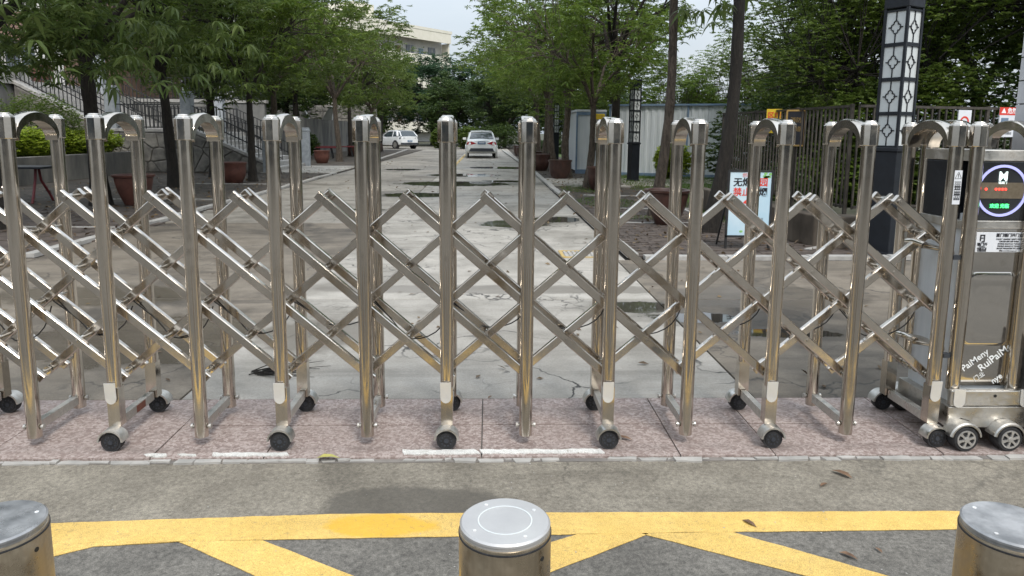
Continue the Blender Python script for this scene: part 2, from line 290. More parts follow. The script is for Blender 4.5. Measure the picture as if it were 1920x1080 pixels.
# ---------------------------------------------------------------- mesh helpers
def wloc(o):
    v = Vector((0, 0, 0))
    while o is not None: v += o.location; o = o.parent
    return v
class MB:
    def __init__(s): s.v = []; s.f = []
    def add(s, vs, fs):
        b = len(s.v); s.v += [tuple(x) for x in vs]; s.f += [tuple(b+i for i in f) for f in fs]; return s
    def box(s, x0, x1, y0, y1, z0, z1):
        return s.add([(x0, y0, z0), (x1, y0, z0), (x1, y1, z0), (x0, y1, z0), (x0, y0, z1), (x1, y0, z1), (x1, y1, z1), (x0, y1, z1)],
              [(0, 3, 2, 1), (4, 5, 6, 7), (0, 1, 5, 4), (1, 2, 6, 5), (2, 3, 7, 6), (3, 0, 4, 7)])
    def beam(s, p0, p1, w, h, up=(0, 0, 1)):
        p0, p1 = Vector(p0), Vector(p1); d = (p1-p0).normalized(); u = Vector(up)
        a = d.cross(u).normalized()*w/2; b = a.cross(d).normalized()*h/2
        vs = [p0-a-b, p0+a-b, p0+a+b, p0-a+b, p1-a-b, p1+a-b, p1+a+b, p1-a+b]
        return s.add(vs, [(0, 1, 2, 3), (7, 6, 5, 4), (0, 4, 5, 1), (1, 5, 6, 2), (2, 6, 7, 3), (3, 7, 4, 0)])
    def cyl(s, p0, p1, r0, r1=None, n=16, caps=True, rot=0):
        r1 = r0 if r1 is None else r1
        p0, p1 = Vector(p0), Vector(p1); d = (p1-p0).normalized()
        u = Vector((0, 0, 1)) if abs(d.z) < .9 else Vector((1, 0, 0)); a = d.cross(u).normalized(); b = d.cross(a)
        vs = []
        for p, r in ((p0, r0), (p1, r1)):
            for i in range(n):
                t = 2*math.pi*i/n+rot; vs.append(p+a*math.cos(t)*r+b*math.sin(t)*r)
        fs = [(i, (i+1) % n, n+(i+1) % n, n+i) for i in range(n)]
        if caps: fs += [tuple(range(n))[::-1], tuple(range(n, 2*n))]
        return s.add(vs, fs)
    def tube(s, pts, rad, n=8):
        pts = [Vector(p) for p in pts]
        if not hasattr(rad, '__len__'): rad = [rad]*len(pts)
        vs = []; ref = Vector((.3, .9, .1))
        for i, p in enumerate(pts):
            d = (pts[min(i+1, len(pts)-1)]-pts[max(i-1, 0)]).normalized()
            a = d.cross(ref); a = a.normalized() if a.length > .05 else d.cross(Vector((1, 0, 0))).normalized(); b = d.cross(a).normalized()
            for k in range(n):
                t = 2*math.pi*k/n; vs.append(p+(a*math.cos(t)+b*math.sin(t))*rad[i])
        fs = []
        for i in range(len(pts)-1):
            for k in range(n): fs.append((i*n+k, i*n+(k+1) % n, (i+1)*n+(k+1) % n, (i+1)*n+k))
        fs += [tuple(range(n))[::-1], tuple(range((len(pts)-1)*n, len(pts)*n))]
        return s.add(vs, fs)
    def lathe(s, c, prof, n=28, axis='Z'):
        c = Vector(c); vs = []
        for (r, z) in prof:
            for i in range(n):
                t = 2*math.pi*i/n; o = (r*math.cos(t), r*math.sin(t), z)
                if axis == 'Y': o = (o[0], o[2], o[1])
                vs.append(c+Vector(o))
        fs = [(j*n+i, j*n+(i+1) % n, (j+1)*n+(i+1) % n, (j+1)*n+i) for j in range(len(prof)-1) for i in range(n)]
        if prof[0][0] > 1e-6: fs.append(tuple(range(n))[::-1])
        if prof[-1][0] > 1e-6: fs.append(tuple(range((len(prof)-1)*n, len(prof)*n)))
        return s.add(vs, fs)
    def prism(s, poly, z0, z1, T=lambda x, y, z: (x, y, z)):
        n = len(poly); vs = [T(x, y, z0) for x, y in poly]+[T(x, y, z1) for x, y in poly]
        return s.add(vs, [tuple(range(n))[::-1], tuple(range(n, 2*n))]+[(i, (i+1) % n, n+(i+1) % n, n+i) for i in range(n)])
    def loft(s, rings, cap=True):
        n = len(rings[0]); vs = [p for r in rings for p in r]
        fs = [(j*n+i, j*n+(i+1) % n, (j+1)*n+(i+1) % n, (j+1)*n+i) for j in range(len(rings)-1) for i in range(n)]
        if cap: fs += [tuple(range(n))[::-1], tuple(range((len(rings)-1)*n, len(rings)*n))]
        return s.add(vs, fs)
    def mesh(s, name, mat, off=Vector((0, 0, 0)), smooth=False):
        me = bpy.data.meshes.new(name); me.from_pydata([(x-off.x, y-off.y, z-off.z) for x, y, z in s.v], [], s.f)
        me.materials.append(mat); me.validate()
        import bmesh
        bm = bmesh.new(); bm.from_mesh(me); bmesh.ops.recalc_face_normals(bm, faces=bm.faces); bm.to_mesh(me); bm.free()
        if smooth:
            me.polygons.foreach_set('use_smooth', [True]*len(me.polygons)); me.update()
            try: me.set_sharp_from_angle(angle=R(40))
            except Exception: pass
        return me
    def build(s, name, mat, parent=None, smooth=False, bev=0):
        m = MAT[mat] if isinstance(mat, str) else mat
        me = s.mesh(name, m, wloc(parent) if parent else Vector((0, 0, 0)), smooth)
        return link(name, me, parent, bev)
def link(name, me, parent=None, bev=0):
    o = bpy.data.objects.new(name, me); C.objects.link(o); o.parent = parent
    if bev:
        b = o.modifiers.new('bevel', 'BEVEL'); b.width = bev; b.segments = 2; b.limit_method = 'ANGLE'; b.angle_limit = R(40)
    return o
def tag(o, label=None, cat=None, group=None, kind=None):
    if label: o['label'] = label
    if cat: o['category'] = cat
    if group: o['group'] = group
    if kind: o['kind'] = kind
    return o
def thing(name, loc, label=None, cat=None, group=None, kind=None, rz=0):
    o = bpy.data.objects.new(name, None); C.objects.link(o); o.location = loc; o.rotation_euler = (0, 0, rz)
    o.empty_display_size = .1
    return tag(o, label, cat, group, kind)
def copy_tree(o, parent=None):
    c = o.copy(); C.objects.link(c); c.parent = parent
    for ch in [x for x in o.children]: copy_tree(ch, c)
    return c
def np_mesh(name, V, F, mat):
    me = bpy.data.meshes.new(name); n, k = F.shape
    me.vertices.add(len(V)); me.vertices.foreach_set('co', V.astype(np.float32).ravel())
    me.loops.add(n*k); me.loops.foreach_set('vertex_index', F.astype(np.int32).ravel())
    me.polygons.add(n); me.polygons.foreach_set('loop_start', np.arange(0, n*k, k, dtype=np.int32))
    me.update(calc_edges=True); me.materials.append(MAT[mat]); return me
def text(body, size, mat, loc, rot, parent, name='lettering', align='CENTER', bold=0.0, sx=1.0):
    cu = bpy.data.curves.new(name, 'FONT'); cu.body = body; cu.size = size; cu.align_x = align; cu.align_y = 'CENTER'
    cu.extrude = .0006; cu.offset = bold; cu.resolution_u = 3
    t = bpy.data.objects.new('tmp', cu); C.objects.link(t)
    dg = bpy.context.evaluated_depsgraph_get(); me = bpy.data.meshes.new_from_object(t.evaluated_get(dg))
    bpy.data.objects.remove(t); bpy.data.curves.remove(cu)
    me.name = name; me.materials.clear(); me.materials.append(MAT[mat])
    if not len(me.vertices): print('EMPTY TEXT', body)
    o = link(name, me, parent); o.location = Vector(loc)-(wloc(parent) if parent else Vector((0, 0, 0)))
    o.rotation_euler = rot; o.scale = (sx, 1, 1); return o
FRONT = (R(90), 0, 0)       # text facing the gate side (-Y)
def ragged(poly, step=.05, j=.006):
    out = []
    for i, a in enumerate(poly):
        b = poly[(i+1) % len(poly)]; d = math.hypot(b[0]-a[0], b[1]-a[1]); n = max(1, int(d/step))
        for k in range(n): out.append((a[0]+(b[0]-a[0])*k/n+random.uniform(-j, j), a[1]+(b[1]-a[1])*k/n+random.uniform(-j, j)))
    return out
def blob(cx, cy, rx, ry, n=26, j=.25, seed=0):
    rr = random.Random(seed); ph = [rr.uniform(0, 6.28) for _ in range(4)]
    return [(cx+rx*math.cos(t)*(1+j*(.5*math.sin(2*t+ph[0])+.35*math.sin(3*t+ph[1])+.3*math.sin(5*t+ph[2]))),
             cy+ry*math.sin(t)*(1+j*(.5*math.sin(2*t+ph[3])+.4*math.sin(4*t+ph[1])))) for t in [2*math.pi*i/n for i in range(n)]]

# ---------------------------------------------------------------- ground and paving
o = MB().add([(-500, -300, -.06), (500, -300, -.06), (500, 700, -.06), (-500, 700, -.06)], [(0, 1, 2, 3)]).build('ground', 'moss_dirt'); tag(o, kind='structure')
o = MB().add([(-40, 2.62, -.012), (40, 2.62, -.012), (40, 3.20, -.012), (-40, 3.20, -.012)], [(0, 1, 2, 3)]).build('forecourt', 'forecourt'); tag(o, kind='structure')
o = MB().add([(-40, -30, -.012), (40, -30, -.012), (40, 2.6199, -.012), (-40, 2.6199, -.012)], [(0, 1, 2, 3)]).build('asphalt', 'asphalt'); tag(o, kind='structure')
road = thing('road', (0, 0, 0), kind='structure')
def slab(x0, x1, y0, y1, mat, z=0.0, parent=road, gap=.007, th=.05, name='concrete_slab'):
    g = gap; return MB().box(x0+g, x1-g, y0+g, y1-g, z-th, z).build(name, mat, parent, bev=.004)
MB().add([(-14, 3.9, -.02), (10, 3.9, -.02), (10, 75, -.02), (-14, 75, -.02)], [(0, 1, 2, 3)]).build('joint_bed', 'dirt', road)
yb = [3.975, 6.48, 8.56]
for a, b in zip(yb[:-1], yb[1:]):
    for x0, x1, m in ((-14, -9.5, 'road_dark'), (-9.5, -5.3, 'road_dark'), (-5.3, -1.75, 'road_dark'), (-1.75, 1.55, 'road_light'), (1.55, 5.2, 'road_dark'), (5.2, 9.8, 'road_dark')):
        slab(x0, x1, a, b, m)
y = 8.56
while y < 73:
    d = 3.4 if y < 30 else 5.0
    slab(-5.35, -1.75, y, y+d, 'road_dark' if y < 11 else 'road_mid'); slab(-1.75, 1.66, y, y+d, 'road_light')
    y += d
slab(-14, -5.35, 60, 73, 'road_mid')
slab(-8.1, -5.5, 25.9, 31.2, 'road_light', .03)
slab(1.85, 5.4, 20.6, 24.0, 'road_light', .02); slab(5.4, 8.5, 21.8, 24.0, 'road_light', .02)
o = MB().box(-22, -5.5, 8.57, 60, -.05, .004).build('plaza', 'dirt'); tag(o, kind='structure')
o = MB().box(1.84, 4.4, 8.72, 70, -.05, .004).build('planting_strip', 'dirt'); tag(o, kind='structure')
o = MB().box(4.4, 14, 10.2, 60, -.05, .008).build('lawn', 'lawn'); tag(o, kind='structure')
# left plaza paving blocks (nearer ones built one by one)
pav = thing('pavement', (0, 0, 0), kind='structure')
pm = MB().box(-.29, .29, -.19, .19, -.03, .0).mesh('paving_block', MAT['paver'])
k = 0
for iy in range(15):
    for ix in range(13):
        x = -5.85-.6*ix; yy = 8.85+.4*iy
        if k < 170:
            b = link('paving_block', pm, pav); b.location = (x+(.3 if iy % 2 else 0), yy, .012+random.uniform(-.003, .004)); b.rotation_euler = (random.uniform(-.006, .006), random.uniform(-.006, .006), 0); k += 1
bm_ = MB().box(-.112, .112, -.054, .054, -.03, .0).mesh('brick', MAT['paver'])
st = MB(); cnt = 0
for iy in range(62):
    for ix in range(14):
        x = 1.98+.232*ix+(.116 if iy % 2 else 0); yy = 8.80+.115*iy
        if x > 4.35 and yy > 10: continue
        if cnt < 298:
            b = link('brick', bm_, pav); b.location = (x, yy, .014+random.uniform(-.005, .005)); b.rotation_euler = (random.uniform(-.015, .015), random.uniform(-.015, .015), random.uniform(-.01, .01)); cnt += 1
        else: zz = .014+random.uniform(-.005, .005); st.box(x-.112, x+.112, yy-.054, yy+.054, zz-.03, zz)
o = st.build('brick_field', 'paver', pav); tag(o, kind='stuff')
# kerbs
kerb = thing('kerb', (0, 0, 0), kind='structure')
km = MB().box(-.07, .07, -.495, .495, -.05, .0).mesh('kerb_stone', MAT['kerb'])
def kerb_run(x0, y0, x1, y1, z=.07, step=1.0, w=1):
    n = int(round(math.hypot(x1-x0, y1-y0)/step)); a = math.atan2(-(x1-x0), y1-y0)
    for i in range(n):
        t = (i+.5)/n; b = link('kerb_stone', km, kerb); b.location = (x0+(x1-x0)*t+random.uniform(-.008, .008), y0+(y1-y0)*t, z+random.uniform(-.008, .008))
        b.rotation_euler = (0, 0, a+random.uniform(-.008, .008)); b.scale = (w, math.hypot(x1-x0, y1-y0)/n/1.0, 1)
kerb_run(1.75, 8.6, 1.70, 26, .07); kerb_run(1.70, 26, 1.1, 60, .07, 2)
kerb_run(1.9, 8.64, 9.0, 8.64, .05, 1.0)
kerb_run(-5.45, 8.6, -5.45, 25.9, .05); kerb_run(-5.55, 31.2, -6.7, 60, .05, 2)
kerb_run(-14, 8.62, -5.5, 8.62, .03, 1.0)
for (x0, y0, x1, y1) in ((2.2, 14.4, 4.6, 14.4), (2.3, 17.4, 3.9, 17.4), (2.1, 12.1, 3.9, 12.1), (3.9, 12.1, 3.9, 17.4), (2.3, 20.3, 4.0, 20.3), (4.2, 9.3, 5.2, 10.1)):
    kerb_run(x0, y0, x1, y1, .03, .8, .55)
for yy in (11.2, 15.8, 20.5): kerb_run(-8.2, yy, -5.7, yy, .028, .8, .5)
# threshold band of pink granite with its worn edge
thr = thing('granite_threshold', (0, 0, 0), kind='structure')
MB().box(-8, 6, 3.192, 3.985, -.06, -.009).build('joint_bed', 'mortar', thr)
xs = [-6.2, -4.7, -3.3, -2.35, -1.575, -1.05, -.03, .92, 1.38, 2.2, 3.2, 4.4]
for i, (a, b) in enumerate(zip(xs[:-1], xs[1:])):
    g = .003
    for (y0, y1) in ((3.222, 3.60), (3.60, 3.972)):
        MB().box(a+g, b-g, y0+g, y1-g, -.05, .003+random.uniform(-.002, .002)).build('granite_slab', 'granite_pink', thr, bev=.002)
x = -6.0
while x < 3.2:
    w = random.uniform(.03, .15)
    if random.random() < .9:
        d0 = random.uniform(3.180, 3.205); sk = random.uniform(-.015, .015)
        pts = ragged([(x+sk, d0), (x+w-.005+random.uniform(-.015, .01), d0+random.uniform(-.008, .01)), (x+w-.005, 3.2195), (x, 3.2195)], .03, .004)
        MB().prism(pts, -.05, -.003+random.uniform(-.005, .003)).build('edge_chip', 'kerb', thr)
    x += w
for (a, b, y0, y1) in ((-1.60, -1.50, 3.235, 3.262), (-1.44, -1.36, 3.24, 3.262), (-1.29, -.93, 3.238, 3.27), (-.40, -.035, 3.245, 3.292), (-.025, .56, 3.247, 3.290)):
    MB().prism(ragged([(a, y0), (b, y0), (b-.02, y1), (a-.015, y1)], .02, .006), .002, .0075).build('painted_line', 'white_paint', thr)
# yellow zigzag marking between the bollards
mk = thing('road_marking', (0, 0, 0), kind='structure')
def paint(poly, z=-.008, mat='yellow', j=.0022): MB().prism(ragged(poly, .06, j), z-.002, z).build('painted_line', mat, mk)
paint([(-5.5, 2.66), (-5.5, 2.50), (-1.75, 2.536), (-.5, 2.556), (.7, 2.574), (5, 2.59), (5, 2.73), (2, 2.715), (-.1, 2.733), (-.63, 2.733), (-1.73, 2.68)])
zz = .004
paint([(-1.16, 2.546), (-.845, 2.548), (-.20, 2.16), (.10, 1.98), (-.24, 1.98)], -.0085)
paint([(-1.12, 2.546), (-1.14, 2.546), (-1.453, 2.516), (-1.60, 2.44), (-1.9, 2.27), (-2.4, 1.99), (-2.74, 1.99), (-2.0, 2.42), (-1.72, 2.545)], -.0085)
paint([(.345, 2.568), (.59, 2.573), (.63, 2.573), (.225, 2.33), (-.35, 1.98), (-.05, 1.98), (-.24, 1.98), (-.64, 1.98), (.0, 2.372), (.24, 2.514)], -.0085)
paint([(.59, 2.573), (.955, 2.574), (1.43, 2.27), (1.9, 1.98), (1.58, 1.98), (1.145, 2.276)], -.0085)
paint([(2.9, 2.58), (3.3, 2.58), (2.4, 1.98), (2.05, 1.98)], -.0085)
MB().box(-1.62, -1.47, 31, 62, -.02, .006).build('parking_line', 'old_yellow', mk)
# manhole grate
gr = thing('drain_grate', (1.1, 8.95, .0), 'rusty pale drain grate in the road beside the right kerb', 'drain grate')
MB().box(.90, 1.50, 8.70, 8.74, 0, .012).box(.90, 1.50, 9.16, 9.20, 0, .012).box(.90, .94, 8.745, 9.155, 0, .012).box(1.46, 1.50, 8.745, 9.155, 0, .012).build('frame', 'old_yellow', gr)
for i in range(9): MB().box(.955+.056*i, .985+.056*i, 8.75, 9.15, .001, .010).build('grate_bar', 'kerb', gr)

# ---------------------------------------------------------------- the retractable gate
D, W = 3.366, .385; YB = D+W
PX = [-3.36, -2.97, -2.575, -2.179, -1.783, -1.386, -.991, -.587, -.199, .185, .586, .978, 1.389, 1.783, 2.204]
gate = thing('retractable_gate', (0, 3.55, 0), 'long stainless steel accordion gate pulled right across the pink granite band', 'gate')
ZT = 1.575
def post_mesh(wheel):
    m = MB()
    m.cyl((0, 0, .30 if wheel else .05), (0, 0, ZT-.09), .0318, n=32)
    if wheel: m.box(-.028, .028, -.028, .028, .11, .302)
    return m.mesh('post', MAT['steel'], smooth=True)
pmesh = {True: post_mesh(True), False: post_mesh(False)}
capm = MB().cyl((0, 0, ZT-.105), (0, 0, ZT-.006), .0405, .0405, n=8, rot=R(22.5)).cyl((0, 0, ZT-.007), (0, 0, ZT+.005), .037, .031, n=8, rot=R(22.5)).cyl((0, 0, ZT+.004), (0, 0, ZT+.012), .027, .022, n=16).mesh('post_cap', MAT['steel_bar'])
def arch_mesh(w):
    n = 20; rings = []; a = w/2-.030
    for i in range(n+1):
        t = math.pi*i/n; c, s_ = math.cos(t), math.sin(t)
        yo, zo = -(a+.004)*c, (ZT-.085)+.108*s_; yi, zi = -(a-.014)*c, (ZT-.115)+.094*s_
        rings.append([(-.030, yo, zo-.005), (-.024, yo, zo), (.024, yo, zo), (.030, yo, zo-.005), (.030, yi, zi), (-.030, yi, zi)])
    return MB().loft(rings).mesh('arch', MAT['steel'], smooth=True)
arch = arch_mesh(W)
def wheel_set(parent, x, y, s):
    # s = -1 front, +1 back
    yc = y+s*.052
    f = MB(); rg = []
    for i in range(13):
        t = math.pi*(i/12)*.98+.03; rg.append([(x+.060*math.cos(t), yc-.034, .053+.060*math.sin(t)), (x+.060*math.cos(t), yc+.034, .053+.060*math.sin(t)), (x+.052*math.cos(t), yc+.034, .053+.052*math.sin(t)), (x+.052*math.cos(t), yc-.034, .053+.052*math.sin(t))])
    f.loft(rg); f.build('fender', 'steel_dull', parent, True)
    w = MB().lathe((x, yc, .051), [(.0, -.024), (.036, -.024), (.038, -.020), (.0475, -.022), (.0485, -.016), (.0485, .018), (.045, .022), (0, .022)], 28, 'Y').build('wheel', 'rubber', parent, True)
    h = MB()
    for k in range(10):
        t = k*.628; h.cyl((x+.025*math.cos(t), yc-.0265, .051+.025*math.sin(t)), (x+.025*math.cos(t), yc-.0235, .051+.025*math.sin(t)), .0042, n=6)
    h.cyl((x, yc-.028, .051), (x, yc-.0235, .051), .011, n=12).build('hub', 'grey_plastic', w)
for i, x in enumerate(PX):
    wh = (i % 2 == 0)
    for yy in (D, YB):
        p = link('post', pmesh[wh], gate); p.location = (x, yy-3.55, 0)
        c = link('post_cap', capm, p, .003)
    a = link('arch', arch, gate); a.location = (x, D+W/2-3.55, 0)
    z0 = .075 if not wh else .10
    MB().box(x-.016, x+.016, D+.034, YB-.034, z0, z0+.045).build('bottom_rail', 'steel_dull', gate, bev=.002)
    if wh:
        for yy, s in ((D, -1), (YB, 1)): wheel_set(gate, x, yy, s)
        pr = MB(); poly = [(-.026, .33), (.026, .33), (.026, .255)]+[(.026*math.cos(t), .255-.03*math.sin(t)) for t in [math.pi*k/8 for k in range(9)]]+[(-.026, .255)]
        pr.prism([(u, v) for u, v in poly], 0, .004, lambda u, v, w: (x+u-.004, D-.034-w-max(0, v-.28)*.10, v)).build('clip_plate', 'clip', gate)
    else:
        for yy in (D, YB):
            b = MB(); b.cyl((x-.044, yy, .10), (x+.044, yy, .10), .006, n=8).cyl((x-.048, yy, .10), (x-.038, yy, .10), .013, n=12).cyl((x+.038, yy, .10), (x+.048, yy, .10), .013, n=12)
            b.build('axle_bolt', 'steel_dull', gate, True)
MB().box(-1.783-.02, -1.783+.0175, D+.16, D+.25, .105, .14).build('rating_plate', 'brown_board', gate)
# lattice
ZL = [1.200, 1.027, .854, .681, .508, .335]; DZ = .173
nodes = []
for i in range(len(PX)-1): nodes += [PX[i], (PX[i]+PX[i+1])/2]
nodes.append(PX[-1])                    # even index = post, odd = between posts
LY = (3.435, 3.535, 3.632)
def bar(j0, z0, steps, sgn, yl):
    j1 = j0+sgn*steps; x0, x1 = nodes[j0], nodes[j1]; z1 = z0-DZ*steps
    # follow straight line; overshoot a little at both ends
    d = Vector((x1-x0, 0, z1-z0)).normalized(); a = Vector((x0, yl, z0))-d*.03; b = Vector((x1, yl, z1))+d*.03
    m = MB(); q = d.cross(Vector((0, 1, 0))).normalized()
    hw, hh = .0145, .020; r = .004
    prof = [(-hw+r, -hh), (hw-r, -hh), (hw, -hh+r), (hw, hh-r), (hw-r, hh), (-hw+r, hh), (-hw, hh-r), (-hw, -hh+r)]
    m.loft([[tuple(p+Vector((0, 1, 0))*u+q*v) for u, v in prof] for p in (a, b)]).build('lattice_bar', 'steel_bar', gate, False)
N = len(nodes)-1
for j in range(1, N, 2):
    sr = min(5, N-j)
    for yl in (LY[0], LY[2]): bar(j, ZL[0], sr, 1, yl)
    bar(j, ZL[0], min(5, j), -1, LY[1])
for e in (1, 3):                          # short bars that start at the gate's ends
    # left end post, going down-right ; right end post, going down-left
    for yl in (LY[0], LY[2]): bar(0, ZL[e], 5-e, 1, yl)
    bar(N, ZL[e], 5-e, -1, LY[1])
for j in range(0, N+1):
    if j % 2 == 0:
        for e in (1, 3, 5):
            m = MB().cyl((nodes[j], D+.03, ZL[e]), (nodes[j], YB-.03, ZL[e]), .0105, n=12)
            for yy in (LY[0]+.025, LY[1]-.024, LY[1]+.024, LY[0]-.024, LY[2]-.024, LY[2]+.024):
                m.cyl((nodes[j], yy-.006, ZL[e]), (nodes[j], yy+.006, ZL[e]), .019, n=14)
            m.build('pivot_rod', 'steel_bar', gate, True)
    else:
        for e in (0, 2, 4):
            m = MB().cyl((nodes[j], LY[0]-.018, ZL[e]), (nodes[j], LY[2]+.03, ZL[e]), .009, n=10)
            m.cyl((nodes[j], LY[1]+.018, ZL[e]), (nodes[j], LY[1]+.045, ZL[e]), .018, n=12).cyl((nodes[j], LY[0]+.018, ZL[e]), (nodes[j], LY[0]+.04, ZL[e]), .017, n=12)
            if e == 0:
                m.cyl((nodes[j], LY[0]-.024, ZL[e]), (nodes[j], LY[0]-.015, ZL[e]), .0165, n=20).cyl((nodes[j], LY[0]-.027, ZL[e]), (nodes[j], LY[0]-.023, ZL[e]), .008, n=12)
            m.build('pivot_bolt', 'steel_bar', gate, True)
for i in range(2, len(PX)-1):
    sag = random.uniform(.11, .2); x0, x1 = PX[i], PX[i+1]; pts = []
    for k in range(15):
        t = k/14; pts.append((x0+(x1-x0)*t+.02*math.sin(9*t), 3.60+.03*math.sin(5*t), .665-.02*t-sag*4*t*(1-t)*(.8+.4*t)))
    MB().tube(pts, .0032, 6).build('cable', 'cable', gate, True)
# warning sticker on the last post
MB().prism([(-.018, 1.20), (.018, 1.20), (.018, 1.36), (-.018, 1.36)], 0, .0015, lambda u, v, w: (2.204+u, D-.033-w, v)).build('sticker', 'label_white', gate)
text('⚠', .03, 'ink', (2.204, D-.0353, 1.335), FRONT, gate)
for k in range(3): text('小心触电 远离门体', .011, 'ink', (2.204-.010+.010*k, D-.0353, 1.265), (R(90), R(90), 0), gate)

# ---------------------------------------------------------------- drive unit of the gate
ux0, ux1 = 2.305, 2.605
unit = thing('gate_drive_unit', (2.45, 3.55, 0), 'mirror faced motor unit with round LED display at the right end of the gate', 'gate motor unit')
for x in (ux0, ux1):
    for yy in (D, YB):
        p = MB().cyl((x, yy, .28), (x, yy, ZT-.09), .0318, n=32).build('post', 'steel', unit, True)
        c = link('post_cap', capm, p, .003); c.location = (x-2.45, yy-3.55, 0)
    a = link('arch', arch, unit); a.location = (x-2.45, D+W/2-3.55, 0)
bx0, bx1, by0, by1 = ux0-.01, ux1+.01, 3.385, 3.745
MB().box(bx0+.005, bx1-.005, by0+.012, by1-.01, .20, 1.15).build('side_casing', 'white_panel', unit, bev=.006)
MB().box(bx0-.012, bx1-.005, by0+.05, by1-.03, 1.12, 1.40).build('control_box', 'navy', unit, bev=.006)
MB().box(bx0-.014, bx1+.02, by0-.004, by1, 1.402, 1.455).build('top_band', 'steel_dull', unit, bev=.004)
MB().box(bx0-.014, bx1+.02, by0-.004, by1, 1.075, 1.118).build('middle_band', 'steel_dull', unit, bev=.004)
MB().box(bx0-.005, bx1, by0+.05, by1-.02, .13, .198).build('base_board', 'brown_board', unit, bev=.004)
sc = MB().box(ux0+.03, ux1+.03, by0-.006, by0+.049, 1.120, 1.400).build('display_screen', 'screen', unit, bev=.002)
cxr, czr, yf = 2.452, 1.262, by0-.008
rg = MB(); rings = []
for i in range(49):
    t = 2*math.pi*i/48; rings.append([(cxr+r*math.cos(t), yy, czr+r*math.sin(t)) for r, yy in ((.112, yf), (.112, yf-.004), (.124, yf-.004), (.124, yf))])
rg.loft(rings, False).build('light_ring', 'led_ring', sc, True)
seg = [(cxr+.111*math.cos(t), czr+.111*math.sin(t)) for t in [R(a) for a in (-20, -12, -4, 4, 12, 20, 160, 168, 176, 184, 192, 200)]]
MB().prism(seg, 0, .0015, lambda u, v, w: (u, yf-w+.0015, v+.001)).build('led_matrix', 'screen_amber', sc)
text('M', .06, 'led_white', (cxr, yf-.002, czr+.068), FRONT, sc, bold=.001)
text('瑞派门', .014, 'led_white', (cxr, yf-.002, czr+.038), FRONT, sc)
text('·  ····', .060, 'led_red', (cxr-.03, yf-.002, czr+.005), FRONT, sc, bold=.0025)
text('☆☆☆☆☆', .018, 'ink', (cxr, yf-.002, czr-.055), FRONT, sc)
text('欢迎 光临', .022, 'led_green', (cxr-.004, yf-.002, czr-.074), FRONT, sc, bold=.0006)
mir = MB().box(ux0+.035, ux1-.02, by0-.004, by0+.010, .29, 1.074).build('mirror_panel', 'mirror', unit, bev=.002)
rp = []
for (qx, qz, a0) in ((2.545, .835, 0), (2.375, .835, 90), (2.375, .525, 180), (2.545, .525, 270)):
    rp += [(qx+.032*math.cos(R(a0+15*k)), qz+.032*math.sin(R(a0+15*k))) for k in range(7)]
MB().loft([[(2.46+(a-2.46)*q, by0-.0035-d, .68+(b-.68)*q) for a, b in rp] for q, d in ((1.0, 0), (.96, .003), (.9, .004), (.6, .003))]).build('embossed_panel', 'mirror', mir, True)
lab = MB().box(ux0+.03, ux1+.0, by0-.007, by0-.0045, .965, 1.062).build('label_plate', 'label_white', unit)
ly = by0-.0085
lg = MB(); 
lg.box(2.352, 2.357, ly-.001, ly, 1.018, 1.050).box(2.357, 2.376, ly-.001, ly, 1.045, 1.050).box(2.357, 2.368, ly-.001, ly, 1.031, 1.036).box(2.371, 2.376, ly-.001, ly, 1.014, 1.045).box(2.362, 2.371, ly-.001, ly, 1.014, 1.019).build('logo', 'ink', lab)
text('福门开', .017, 'ink', (2.366, ly, 1.002), FRONT, lab, bold=.0003); text('FUMENKAI', .006, 'ink', (2.366, ly, .991), FRONT, lab)
text('福建福门开门业', .0068, 'ink', (2.366, ly, .984), FRONT, lab); text('中国著名品牌', .0075, 'ink', (2.366, ly, .977), FRONT, lab); text('中国驰名商标', .0075, 'ink', (2.366, ly, .970), FRONT, lab)
text('厦门福门开门业', .019, 'ink', (2.497, ly, 1.047), FRONT, lab, bold=.0003)
for k, s_ in enumerate(('专业生产 电动伸缩门 段滑门 平开门', '车牌识别 道闸 岗亭 升降柱', '业务电话:18606926651 7209602', '售后电话:18906025157 7209862', '地址:厦门市同安区福门开工业园', '网址:www.fmkmenye.com')):
    text(s_, .0082, 'ink', (2.497, ly, 1.028-.0113*k), FRONT, lab)
my = by0-.0052
lab.location.x += .02
for k, (s_, x, z, sz) in enumerate((('RuiPaiMenye', 2.405, .40, .045), ('RuiPaiMenye', 2.545, .43, .045), ('瑞派门业', 2.43, .345, .03), ('RuiPaiMenye', 2.545, .335, .045), ('R', 2.375, .545, .06))):
    pass
text('PaiMeny', .046, 'frost', (2.415, my, .42), (R(90), R(-38), 0), mir, bold=.0005)
text('RuiPaiMe', .052, 'frost', (2.515, my, .435), (R(90), R(-40), 0), mir, bold=.0005)
text('R', .058, 'frost', (2.375, my, .545), (R(90), R(-25), 0), mir)
text('门业', .03, 'frost', (2.445, my, .335), (R(90), R(-35), 0), mir)
text('nye', .042, 'frost', (2.535, my, .325), (R(90), R(-38), 0), mir, bold=.0005)
bump_ = MB().box(ux0-.045, ux1+.045, 3.30, 3.332, .212, .292).build('bumper_plate', 'steel_dull', unit, bev=.006)
MB().cyl((2.478, 3.299, .265), (2.478, 3.297, .265), .0075, n=14).build('keyhole', 'cable', bump_)
rings = []
poly = [(ux0-.05, .208), (ux1+.045, .208), (ux1+.045, .10), (ux1+.012, .10), (ux1-.03, .138), (ux1-.07, .150), (ux1-.11, .138), (ux1-.145, .10), (ux0+.09, .10), (ux0+.06, .135), (ux0+.02, .150), (ux0-.02, .135), (ux0-.05, .10)]
MB().prism(poly, 0, 1, lambda u, v, w: (u, 3.303+w*.44, v)).build('chassis_skirt', 'steel_dull', unit, bev=.004)
